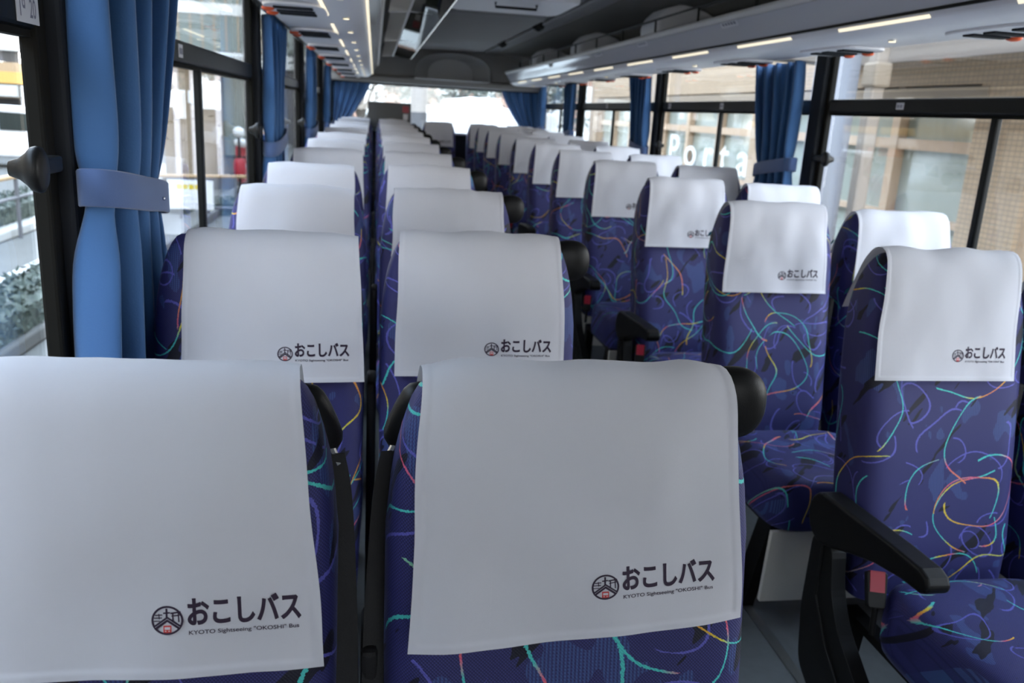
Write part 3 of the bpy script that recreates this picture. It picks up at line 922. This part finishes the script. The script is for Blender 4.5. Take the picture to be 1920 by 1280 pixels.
for i in range(11):
    do_seat('La', i, .2127, YA+i*PITCH, 1, i)
    do_seat('Lw', i, -.2159, YA+i*PITCH, 0, i)
for i in range(10):
    do_seat('Ra', i, 1.2717, 1.7028+i*PITCH, -1, i)
    do_seat('Rw', i, 1.7071, 1.7028+i*PITCH, 0, i)
for x, wh in ((-.2159, 'far left seat of the rear bench, beside the left rear curtain'), (.2127, 'rear bench seat in front of the dark grey box'),
              (.74, 'middle seat of the rear bench, facing straight down the aisle'), (1.2717, 'rear bench seat just right of the aisle'), (1.7071, 'far right seat of the rear bench, beside the right rear curtain')):
    seat(x, 10.20, 'navy patterned ' + wh, COVERS[rnd.randrange(6)], 0, 0, 'rear bench seats', belt_side=1, dz=-.005)

# ------------------------------------------------------------------ curtains
def curtain(xc, sg, ytop, ytie, ybot, label, zt=1.755, ztie=1.215, zb=.815, nf=5, seed=1, amp=(.028, .034, .036), wide=None):
    t = thing('curtain', label, 'curtain', (xc, (ytie[0]+ytie[1])/2, zb), 'blue window curtains')
    O = Vector(t.location)
    rr = random.Random(seed)
    ph = [rr.uniform(-.5, .5) for _ in range(nf+2)]
    am = [rr.uniform(.75, 1.25) for _ in range(nf+2)]
    NU, NV = nf*16, 44
    def bounds(z):
        if z > ztie:
            k = (z-ztie)/(zt-ztie); k = k**.75
            return lerp(ytie[0], ytop[0], k), lerp(ytie[1], ytop[1], k)
        k = (ztie-z)/(ztie-zb); k = k**.6
        return lerp(ytie[0], ybot[0], k), lerp(ytie[1], ybot[1], k)
    def ampz(z):
        if z > ztie: return lerp(amp[1], amp[0], ((z-ztie)/(zt-ztie)))
        return lerp(amp[1], amp[2], (ztie-z)/(ztie-zb))
    m = MB(); vs, uv = [], []
    for j in range(NV+1):
        z = lerp(zt, zb, j/NV)
        y0, y1 = bounds(z)
        pinch = math.exp(-((z-ztie)/.07)**2)
        for i in range(NU+1):
            u = i/NU
            f = u*nf
            k = int(f)
            a = lerp(am[k], am[k+1], f-k)
            w = sin(2*pi*f + ph[0] + .35*sin(z*5+ph[1]*4+u*3))
            w = math.copysign(abs(w)**.7, w)
            bow = .75*sin(pi*u)*pinch*.022
            x = xc - sg*(ampz(z)*a*w*(1-.35*pinch) + bow) + sg*.012*noise.noise((u*3+seed, z*2.5, seed*3.1))
            y = lerp(y0, y1, u) + .27*(y1-y0)/nf*cos(2*pi*f+ph[0])*a
            vs.append((x-O.x, y-O.y, z-O.z)); uv.append((u*1.2, z))
    n = NU+1
    m.add(vs, [(j*n+i, j*n+i+1, (j+1)*n+i+1, (j+1)*n+i) for j in range(NV) for i in range(NU)], 0, uv)
    o = build(m, 'drape', MT['curtain'], t, smooth=True)
    sd = o.modifiers.new('thickness', 'SOLIDIFY'); sd.thickness = .0025
    # tieback: a flat band round the gathered cloth
    m = MB(); rg = []
    for dz, ex in ((-.030, .006), (-.028, .008), (.028, .008), (.030, .006)):
        r = []
        for k in range(40):
            a = 2*pi*k/40
            yy = (ytie[0]+ytie[1])/2 + ((ytie[1]-ytie[0])/2*1.0+ex)*math.copysign(abs(cos(a))**.9, cos(a))
            xx = xc - sg*.006 + (amp[1]*.85+.010+ex)*math.copysign(abs(sin(a))**.8, sin(a))*(1+.05*sin(3*a))
            r.append((xx-O.x, yy-O.y, ztie+dz-O.z+.030*cos(a)*(1 if seed % 2 else -1)*-.95))
        rg.append(r)
    m.rings(rg, cap=(False, False))
    b = build(m, 'tieback', MT['tie'], t, smooth=True)
    sd = b.modifiers.new('thickness', 'SOLIDIFY'); sd.thickness = .002
    m = MB(); m.ell((xc-sg*(.006+amp[1]*.85+.019)-O.x, (ytie[0]+ytie[1])/2+.05-O.y, ztie-.012-O.z), (.003, .004, .004), 10, 6)
    build(m, 'snap', MT['snap'], b, smooth=True)
    return t
curtain(-.465, -1, (1.52, 2.27), (1.51, 1.88), (1.44, 1.98), 'large blue curtain tied back on the left, nearest the camera', zt=1.745, nf=5, seed=5, amp=(.038, .042, .044))
curtain(-.465, -1, (3.96, 4.62), (3.95, 4.42), (3.92, 4.45), 'second blue curtain on the left side, behind the large near one', nf=5, seed=2)
curtain(-.465, -1, (6.33, 6.95), (6.32, 6.75), (6.30, 6.80), 'third blue curtain on the left side from the camera', nf=5, seed=8)
curtain(-.465, -1, (8.66, 9.25), (8.64, 9.05), (8.62, 9.10), 'fourth blue curtain on the left side, far down the bus', nf=5, seed=4)
curtain(1.965, 1, (3.84, 4.38), (3.82, 4.20), (3.80, 4.24), 'large blue curtain tied back on the right, nearest the camera', zt=1.712, nf=5, seed=3)
curtain(1.975, 1, (6.15, 6.66), (6.13, 6.48), (6.12, 6.52), 'second blue curtain on the right side, left of the window lettering', nf=5, seed=6)
curtain(1.975, 1, (8.62, 9.10), (8.60, 8.95), (8.58, 9.0), 'third blue curtain on the right side from the camera', nf=5, seed=7)
curtain(1.975, 1, (10.18, 10.48), (10.18, 10.44), (10.16, 10.46), 'narrow blue curtain in the far right rear corner of the side windows', nf=4, seed=9)
def rear_curtain(x0t, x1t, x0b, x1b, label, seed):
    t = thing('curtain', label, 'curtain', ((x0t+x1t)/2, 10.55, 1.15), 'blue window curtains')
    O = Vector(t.location); m = MB(); vs = []
    NU, NV = 60, 24
    for j in range(NV+1):
        k = j/NV; z = lerp(1.655, 1.15, k)
        for i in range(NU+1):
            u = i/NU
            x = lerp(lerp(x0t, x0b, k**1.3), lerp(x1t, x1b, k**1.3), u)
            y = 10.555+.022*sin(2*pi*5*u+seed+k)
            vs.append((x-O.x, y-O.y, z-O.z))
    n = NU+1
    m.add(vs, [(j*n+i, j*n+i+1, (j+1)*n+i+1, (j+1)*n+i) for j in range(NV) for i in range(NU)])
    o = build(m, 'drape', MT['curtain'], t, smooth=True)
    sd = o.modifiers.new('thickness', 'SOLIDIFY'); sd.thickness = .0025
    return t
rear_curtain(-.50, -.06, -.50, -.36, 'dark blue rear window curtain drawn to the left, behind the grey box', 1)
rear_curtain(1.52, 2.0, 1.84, 2.0, 'dark blue rear window curtain drawn to the right', 2)
# curtain rails
for x, nm, lb in ((-.455, 'left', 'left'), (1.975, 'right', 'right')):
    m = MB(); m.box(-.012, .012, -4.2, 5.1, 0, .02)
    tag(build(m, 'curtain_rail', MT['chrome'], loc=(x, 5.4, 1.757)), 'slim metal curtain rail running along the top of the %s windows' % lb, 'curtain rail')

# ------------------------------------------------------------------ window latches and stickers
def latch(x, sg, y, z, label):
    t = thing('window_latch', label, 'latch', (x, y, z), 'black window latches')
    m = MB(); a, b = sorted((0, -sg*.026)); m.box(a, b, -.02, .10, -.013, .013)
    build(m, 'latch_bolt', MT['black'], t, bevel=.005)
    m = MB(); rg = []
    for tt, r in ((-.006, .004), (-.004, .011), (.010, .016), (.020, .024), (.027, .032), (.034, .034), (.040, .033), (.043, .028), (.044, .012)):
        rg.append([(-sg*tt, -.032+r*cos(2*pi*k/20)*.8, r*sin(2*pi*k/20)) for k in range(20)])
    m.rings(rg)
    build(m, 'latch_knob', MT['black'], t, smooth=True)
    return t
latch(XL+.012, -1, 1.375, 1.283, 'large black window latch at the left edge of the photo')
latch(XL+.012, -1, 3.82, 1.272, 'small black window latch beside the second left curtain')
latch(XL+.012, -1, 6.16, 1.26, 'far black window latch beside the third left curtain')
latch(XR-.012, 1, 3.64, 1.281, 'black window latch on the right, in front of the grey outside column')
latch(XR-.012, 1, 5.97, 1.24, 'black window latch on the right beside the window lettering')
def seat_sticker(x, sg, y, label, h=.034, w=.05, txt=None):
    t = thing('number_sticker', label, 'sticker', (x-sg*.0125, y, 1.5135), 'seat number stickers')
    m = MB(); a, b = sorted((0, -sg*.0012)); m.box(a, b, -w/2, w/2, -h/2, h/2)
    build(m, 'label_plate', MT['sticker'], t)
    m = MB()
    if txt:
        v2, f2 = text_tris(txt, 1, .01); v2 = fit(v2, -w*.36, -h*.32, w*.72, h*.62)
        m.add([(-sg*.0016, p[0], p[1]) for p in v2], f2)
    else:
        for q in (-.3, -.14, .1, .26):
            m.box(*sorted((-sg*.0012, -sg*.0018)), w*q, w*(q+.1), -h*.25, h*.22)
    build(m, 'print', MT['mark'], t)
    return t
seat_sticker(XL, -1, 1.45, 'grey seat number sticker at the top left corner of the photo', txt='19  20', h=.045, w=.085)
seat_sticker(XL, -1, 2.50, 'grey seat number sticker beside the near left curtain')
seat_sticker(XR, 1, 3.16, 'white seat number sticker on the nearest right window bar', h=.026)
seat_sticker(XR, 1, 4.95, 'white seat number sticker above the divider of the lettered window')
seat_sticker(XR, 1, 5.88, 'white seat number sticker beside the second right curtain')
seat_sticker(XR, 1, 7.55, 'small far seat number sticker on the third right window bar')
# box at the rear window
t = thing('equipment_box', 'dark grey box with red and white sticker in the rear window', 'box', (.17, 10.42, 1.141))
m = MB(); m.box(-.25, .25, -.10, .10, 0, .31)
build(m, 'box_body', MT['box'], t, bevel=.008)
m = MB(); m.box(.15, .225, -.1015, -.100, .20, .275)
build(m, 'red_sticker', MT['red'], t)
m = MB(); m.box(.16, .215, -.1015, -.100, .12, .185)
build(m, 'white_sticker', MT['sticker'], t)

# ------------------------------------------------------------------ outside: ground
m = MB(); m.box(-60, 60, -30, 120, ZG-.2, ZG)
struct(build(m, 'ground', MT['asphalt']))
m = MB(); m.box(-2.2, 12, 13.0, 60, ZG+.001, ZG+.05)
struct(build(m, 'plaza_paving', MT['plaza']))
m = MB(); m.box(2.6, 5.0, -20, 12.9, ZG+.001, ZG+.12)
struct(build(m, 'sidewalk', MT['kerb'], bevel=.02))
m = MB()
m.box(-4.95, -4.80, 6, 60, ZG+.001, ZG+.006)
struct(build(m, 'lane_line', MT['paint']))
m = MB(); m.box(-3.75, -3.30, -6, 26, ZG+.001, ZG+.16)
struct(build(m, 'near_kerb', MT['asphalt'], bevel=.03))
m = MB(); m.box(-7.2, -6.0, -6, 60, ZG+.001, ZG+.16)
struct(build(m, 'median_kerb', MT['kerb'], bevel=.03))
def hedge(x0, x1, y0, y1, z0, h, label, seed, n=900):
    r = random.Random(seed); m = MB()
    for _ in range(n):
        p = Vector((r.uniform(x0, x1), r.uniform(y0, y1), z0+h*r.random()**.7))
        s = r.uniform(.025, .06)
        a = Vector((r.uniform(-1, 1), r.uniform(-1, 1), r.uniform(-.3, 1))).normalized()
        b = a.orthogonal().normalized()*s*.45; a = a*s
        m.add([p-a, p+b, p+a, p-b], [(0, 1, 2, 3)])
    m.box(x0+.06, x1-.06, y0+.06, y1-.06, z0, z0+h*.72)
    o = build(m, 'hedge', MT['hedge'])
    return tag(o, label, 'hedge', 'roadside hedges')
hedge(-4.0, -3.3, 7.6, 14.0, ZG+.16, .34, 'clipped grey green hedge low at the left edge, nearest the bus', 3, 3500)
hedge(-7.0, -6.2, 13.5, 24, ZG+.16, .40, 'low hedge on the road median beyond the white lane line', 4, 3000)
# guard rail with its sign, seen past the near curtain
def railing(x, y0, y1, z, label, name='guard_rail'):
    t = thing(name, label, 'guard rail', (x, y0, ZG), 'guard rails')
    m = MB(); m.tube([(0, 0, z-ZG), (0, y1-y0, z-ZG)], .045, 8)
    build(m, 'top_rail', MT['railp'], t)
    m = MB(); m.tube([(0, 0, z-ZG-.35), (0, y1-y0, z-ZG-.35)], .03, 8)
    build(m, 'lower_rail', MT['grey'], t)
    n = max(2, int((y1-y0)/2.5))
    for i in range(n+1):
        m = MB(); m.tube([(0, (y1-y0)*i/n, 0), (0, (y1-y0)*i/n, z-ZG)], .035, 8)
        build(m, 'post', MT['grey'], t)
railing(-5.9, 12.5, 24, -.06, 'tan topped guard rail on the median behind the low hedge')
t = thing('guard_fence', 'long tan rail crossing the view beyond the near left curtain', 'fence', (-3.4, 18.2, ZG), 'guard rails')
m = MB(); m.tube([(-1.6, 0, .88), (2.2, .3, .97)], .035, 8); build(m, 'top_rail', MT['railp'], t)
m = MB(); m.tube([(-1.6, 0, .25), (2.2, .3, .30)], .03, 8); build(m, 'lower_rail', MT['grey'], t)
for i in range(8):
    x = -1.6+3.8*i/7
    m = MB(); m.tube([(x, .3*i/7, 0), (x, .3*i/7, .88+.09*i/7)], .025, 8); build(m, 'post', MT['grey'], t)
t = thing('notice_board', 'white board with yellow characters hung on the tan fence', 'sign', (-3.65, 18.0, ZG+.27))
m = MB(); m.box(-.44, .44, -.02, .02, 0, .58); build(m, 'board', MT['white'], t, bevel=.005)
m = MB()
for i, (a, w) in enumerate(((-.26, .10), (-.14, .09), (-.03, .10), (.09, .08), (.20, .05))):
    m.box(a, a+w, -.023, -.0205, .40, .50)
    m.box(a+.02, a+w-.02, -.0235, -.0232, .435, .465)
build(m, 'yellow_print', MT['yellow_ink'], t)
m = MB(); m.box(-.3, .3, -.023, -.0205, .2, .23); m.box(-.3, .22, -.023, -.0205, .1, .125)
build(m, 'small_print', MT['sticker'], t)
hedge(-5.4, -1.4, 19.2, 20.0, ZG, .36, 'low planting strip behind the tan fence and notice board', 9, 2600)

def van(x, y, label, name='van', s=1.0, body='white', rz=0):
    t = thing(name, label, 'vehicle', (x, y, ZG)); t.rotation_euler.z = rz
    m = MB()
    m.prism(round_poly([(-2.3, .35), (2.25, .35), (2.3, .95), (1.75, 1.15), (1.35, 1.85), (-2.25, 1.9), (-2.32, 1.0)], .15), 'y', -.85, .85)
    build(m, 'body', MT[body], t, bevel=.06, seg=3)
    for a, b in ((-2.05, -1.05), (-.95, .15), (.25, 1.2)):
        m = MB(); m.prism(round_poly([(a, 1.15), (b+.12 if b > 1 else b, 1.15), (b, 1.68), (a, 1.7)], .05), 'y', -.865, .865)
        build(m, 'side_window', MT['carglass'], t)
    for px in (-1.5, 1.45):
        for py in (-.86, .70):
            m = MB(); m.tube([(px, py, .34), (px, py+.17, .34)], .34, 20); build(m, 'wheel', MT['tyre'], t)
    for py in (-.6, .6):
        m = MB(); m.ell((2.28, py, .8), (.04, .14, .1)); build(m, 'headlamp', MT['sticker'], t, smooth=True)
    return t
van(-11.6, 29.6, 'white van parked across the street at the left edge', s=1)
van(9.9, 38.0, 'small white car far outside the right windows', name='car', rz=1.2)
# street buildings on the left
t = thing('arcade_building', 'shop front with yellow band and white canopy across the street, far left', 'building', (-15.5, 35, ZG))
m = MB(); m.box(-6, 4.6, 0, 5, 0, 3.3); build(m, 'wall', MT['beige'], t)
m = MB(); m.box(-12, 1.2, -80, -9, 0, 13); build(m, 'sky_blocker', MT['beige'], t)  # unseen tall block added to cut sky light from the left
m = MB(); m.box(-6, 4.7, -1.2, 0, 2.55, 2.95); build(m, 'yellow_band', MT['yellow'], t)
m = MB()
for i in range(12): m.box(-6+.9*i, -5.2+.9*i, -1.25, -.02, 2.1, 2.5)
build(m, 'striped_awning', MT['awning'], t)
m = MB()
for i in range(7): m.box(-5.8+1.5*i, -4.6+1.5*i, -.05, -.01, .3, 2.0)
build(m, 'shop_windows', MT['dark'], t)
m = MB()
for i in range(8): m.tube([(-6+1.5*i, -1.1, 0), (-6+1.5*i, -1.1, 2.1)], .06, 8)
build(m, 'canopy_posts', MT['white'], t)
m = MB(); m.box(-3.3, -1.7, -.06, -.012, 1.55, 1.95); build(m, 'orange_sign', MT['orange'], t)
t = thing('footbridge', 'white covered walkway deck with grey beams, top of the left window', 'bridge', (-14, 44.5, ZG))
m = MB(); m.box(-6, 5.0, -4.2, -2.0, 3.9, 4.2); m.box(-6, 5.0, -4.2, -4.1, 4.2, 5.0); build(m, 'deck', MT['awning'], t)
m = MB()
for i in range(6): m.box(-5.5+1.8*i, -5.2+1.8*i, -4.0, -2.2, 3.45, 3.9)
build(m, 'beams', MT['grey'], t)
for i in range(3):
    m = MB(); m.box(-5.0+4.2*i, -4.6+4.2*i, -3.2, -2.8, 0, 3.9); build(m, 'pier', MT['grey'], t)
t = thing('station_block', 'beige station wall with tall pilasters beyond the near left window', 'building', (-4.2, 25, ZG))
m = MB(); m.box(-1.5, .05, 0, 3, .35, 3.25); build(m, 'wall', MT['beige'], t)
m = MB()
for x in (-1.2, -.75, -.1): m.box(x, x+.14, -.12, -.001, .35, 3.2)
build(m, 'pilasters', MT['soffit'], t)
m = MB(); m.box(-1.6, .9, -.4, 3.0, 3.3, 3.62); build(m, 'cornice', MT['awning'], t, bevel=.05)
m = MB(); m.box(.06, .9, .2, 3, .9, 3.25); build(m, 'glazed_front', MT['tower'], t)
for x in (-.62, -.15):
    m = MB(); m.box(x-.18, x+.12, -.16, -.13, 2.3, 2.62); build(m, 'wall_lamp', MT['white'], t)
m = MB(); m.box(-1.5, .9, 0, 3, 0, .34); build(m, 'plinth', MT['grey'], t)
t = thing('glass_tower', 'tall glass gridded building at the top of the left windows', 'building', (-7, 52, ZG))
m = MB(); m.box(-4.5, 3.2, 0, 8, 5.0, 14); build(m, 'glazing', MT['tower'], t)
m = MB()
for i in range(13): m.box(-4.5+.64*i, -4.42+.64*i, -.06, -.005, 5.0, 14)
build(m, 'mullions', MT['beige'], t)
m = MB(); m.box(-4.6, 3.3, -.3, 8, 4.2, 4.95); m.box(-4.6, 3.3, -.08, -.005, 6.9, 7.5); m.box(-4.6, 3.3, -.08, -.005, 9.6, 10.2)
build(m, 'floor_bands', MT['awning'], t)
m = MB(); m.box(-4.4, 3.1, .2, 7.8, 0, 4.2); build(m, 'base', MT['grey'], t)
t = thing('delivery_scooter', 'red delivery scooter parked outside the near left window', 'scooter', (-3.05, 20.9, ZG))
m = MB(); m.ell((0, 0, .75), (.10, .45, .18), 14, 8, .8); m.ell((0, -.4, .95), (.14, .08, .25), 12, 8, .8); build(m, 'body', MT['redp'], t, smooth=True)
m = MB(); m.box(-.17, .17, .1, .5, 1.0, 1.42); build(m, 'cargo_box', MT['redp'], t, bevel=.03)
m = MB(); m.ell((0, -.42, 1.75), (.13, .13, .12)); m.ell((0, -.1, 1.5), (.16, .14, .10)); build(m, 'windscreen', MT['white'], t, smooth=True)
for y in (-.5, .5):
    m = MB(); m.tube([(-.04, y, .25), (.04, y, .25)], .25, 18); build(m, 'wheel', MT['tyre'], t)
m = MB(); m.tube([(-.3, -.42, 1.2), (.3, -.42, 1.2)], .02, 8); m.tube([(0, -.42, .3), (0, -.42, 1.7)], .03, 8); build(m, 'handlebar', MT['black'], t)

# ------------------------------------------------------------------ outside right: tiled building with lettered glass
BX = 5.0
t = thing('tiled_building', 'tan tiled building with framed shop windows along the right side', 'building', (BX, 9, ZG))
O = Vector(t.location)
def bb(name, mtl, boxes, parent=t, bevel=0):
    m = MB()
    for b in boxes: m.box(b[0]-O.x, b[1]-O.x, b[2]-O.y, b[3]-O.y, b[4]-O.z, b[5]-O.z)
    return build(m, name, mtl, parent, bevel=bevel)
bays = [(4.6, 5.95), (6.65, 10.3), (11.05, 14.9), (15.7, 19.3)]
edges = [4.4]+[v for b in bays for v in b]+[20]
bb('upper_wall', MT['tile'], [(BX, BX+4, 4.4, 20, 1.86, 7.0)])
bb('sill_wall', MT['tile'], [(BX, BX+4, 4.4, 20, ZG, .05)])
bb('pier', MT['tile'], [(BX, BX+4, edges[i], edges[i+1], .051, 1.859) for i in range(0, len(edges), 2)])
for a, b in bays:
    w = bb('shop_window', MT['bglass'], [(BX+.16, BX+.20, a, b, .05, 1.86)])
    fr = []
    nb = 3
    for i in range(nb+1):
        y = lerp(a, b, i/nb); fr.append((BX+.06, BX+.158, y-.06, y+.06, .05, 1.86))
    fr += [(BX+.07, BX+.157, a, b, 1.28, 1.38), (BX+.07, BX+.157, a, b, .05, .15), (BX+.07, BX+.157, a, b, .62, .68)]
    bb('window_frame', MT['tanframe'], fr, w)
    bb('lintel', MT['lintel'], [(BX-.01, BX+.159, a-.1, b+.1, 1.74, 1.84)])
v2, f2 = text_tris('P o r t a', 1, .006)
v2 = fit(v2, 0, 0, 3.25, .48)
m = MB()
m.add([(BX+.045-O.x, 14.35-p[0]-O.y, (.735+p[1])+.14*p[0]/3.25*0-O.z) for p in v2], f2)
o = build(m, 'window_lettering', MT['letter'], t)
sd = o.modifiers.new('thickness', 'SOLIDIFY'); sd.thickness = .012
t = thing('poster_stand', 'pale green poster board leaning by the lettered window outside', 'poster', (4.6, 10.9, ZG+.12))
m = MB(); m.prism([(-.28, .02), (.28, .02), (.28, .9+.9), (-.28, 1.8)], 'x', -.02, .02); build(m, 'board', MT['letter'], t)
m = MB(); m.prism([(-.3, 0), (.3, 0), (.3, .05), (-.3, .05)], 'x', -.15, .15); build(m, 'foot', MT['grey'], t)
t = thing('steel_column', 'thick grey round column just outside the right windows', 'column', (3.2, 5.78, ZG+.12))
m = MB(); m.tube([(0, 0, 0), (0, 0, 3.06)], .15, 24); build(m, 'shaft', MT['grey'], t, smooth=True)
m = MB(); m.tube([(0, 0, 0), (0, 0, .12)], .21, 24); build(m, 'base_ring', MT['kerb'], t)
t = thing('brown_post', 'brownish post with sign box beyond the grey column', 'post', (3.7, 6.1, ZG+.12))
m = MB(); m.box(-.055, .055, -.055, .055, 0, 3.05); build(m, 'shaft', MT['browncol'], t, bevel=.02)
m = MB(); m.box(-.07, .07, -.09, .09, 2.72, 2.9); build(m, 'sign_box', MT['lintel'], t, bevel=.02)
t = thing('canopy', 'pinkish grey canopy soffit over the pavement at the top right', 'canopy', (4.45, 2, 2.09))
m = MB(); m.prism([(-.6, 2.6), (.54, 2.6), (.54, 6.6), (-.6, 6.4)], 'z', 0, .18); build(m, 'soffit', MT['soffit'], t)
m = MB(); m.prism([(-.66, 2.6), (-.61, 2.6), (-.61, 6.41), (.54, 6.61), (.54, 6.67), (-.66, 6.46)], 'z', -.03, .2); build(m, 'fascia', MT['grey'], t)

# ------------------------------------------------------------------ outside rear
t = thing('concrete_column', 'pale round column standing just behind the rear window', 'column', (.79, 16, ZG+.05))
m = MB(); m.tube([(0, 0, 0), (0, 0, 6)], .15, 24); build(m, 'shaft', MT['grey'], t, smooth=True)
m = MB(); m.tube([(0, 0, 0), (0, 0, .2)], .3, 24); build(m, 'base_ring', MT['kerb'], t)
def tree(x, y, h, label, seed, sp=1.6):
    r = random.Random(seed)
    t = thing('street_tree', label, 'tree', (x, y, ZG+.05), 'trees behind the bus')
    m = MB(); m.tube([(0, 0, 0), (.05, 0, h*.45), (.0, .1, h*.6)], [.14, .11, .07], 10); build(m, 'trunk', MT['bark'], t)
    m = MB(); tips = []
    for i in range(11):
        a = 2*pi*i/11+r.uniform(-.3, .3); z = h*r.uniform(.30, .55)
        q = Vector((cos(a)*sp*r.uniform(.6, 1), sin(a)*sp*r.uniform(.6, 1), z+h*r.uniform(.12, .42)))
        m.tube([(0, 0, z), (q.x*.5, q.y*.5, lerp(z, q.z, .6)), q], [.06, .04, .015], 7); tips.append(q)
        for _ in range(3):
            e = q+Vector((r.uniform(-.5, .5), r.uniform(-.5, .5), r.uniform(-.1, .5)))
            m.tube([q*.8+Vector((0, 0, z*.2)), e], [.025, .008], 6); tips.append(e)
    build(m, 'branches', MT['bark'], t)
    m = MB()
    for q in tips:
        for _ in range(60):
            p = q+Vector((r.gauss(0, .28), r.gauss(0, .28), r.gauss(0, .22))); s = r.uniform(.05, .10)
            a = Vector((r.uniform(-1, 1), r.uniform(-1, 1), r.uniform(-1, 1))).normalized(); b = a.orthogonal().normalized()*s*.5; a = a*s
            m.add([p-a, p+b, p+a, p-b], [(0, 1, 2, 3)])
    build(m, 'foliage', MT['leaves'], t)
tree(-.4, 24.5, 5.0, 'bare branched tree left of the column behind the rear window', 2, 1.3)
tree(2.6, 31.5, 5.0, 'bushy dark tree right of the column behind the rear window', 5, 1.7)
tree(6.3, 33.5, 5.0, 'dark tree at the right end of the rear window', 8, 1.7)
t = thing('distant_building', 'pinkish blurred building far behind the rear window', 'building', (6, 48, ZG))
m = MB(); m.box(-9, 9, 0, 6, 0, 4.9); build(m, 'wall', MT['pink'], t)
m = MB()
for i in range(9): m.box(-8.6+2*i, -7.5+2*i, -.05, -.005, 1.4, 4.2)
build(m, 'windows', MT['awning'], t)
t = thing('parked_coach', 'white coach parked behind, bright through the rear window', 'vehicle', (2.7, 21, ZG+.05))
m = MB(); m.prism(round_poly([(-1.75, .35), (1.75, .35), (1.75, 2.50), (.35, 2.56), (.28, 2.78), (-.55, 2.78), (-.65, 2.56), (-1.75, 2.52)], .12), 'y', 0, 7); build(m, 'body', MT['white'], t, bevel=.05)
m = MB(); m.box(-1.45, 1.45, -.012, -.002, .75, 1.5); build(m, 'lower_panel', MT['awning'], t)
for x in (-1.4, 1.4):
    for y in (.9, 5.6):
        m = MB(); m.tube([(x-.15, y, .42), (x+.15, y, .42)], .42, 20); build(m, 'wheel', MT['tyre'], t)
for x in (-1.45, 1.45):
    m = MB(); m.ell((x, -.01, .6), (.15, .04, .09)); build(m, 'headlamp', MT['sticker'], t, smooth=True)
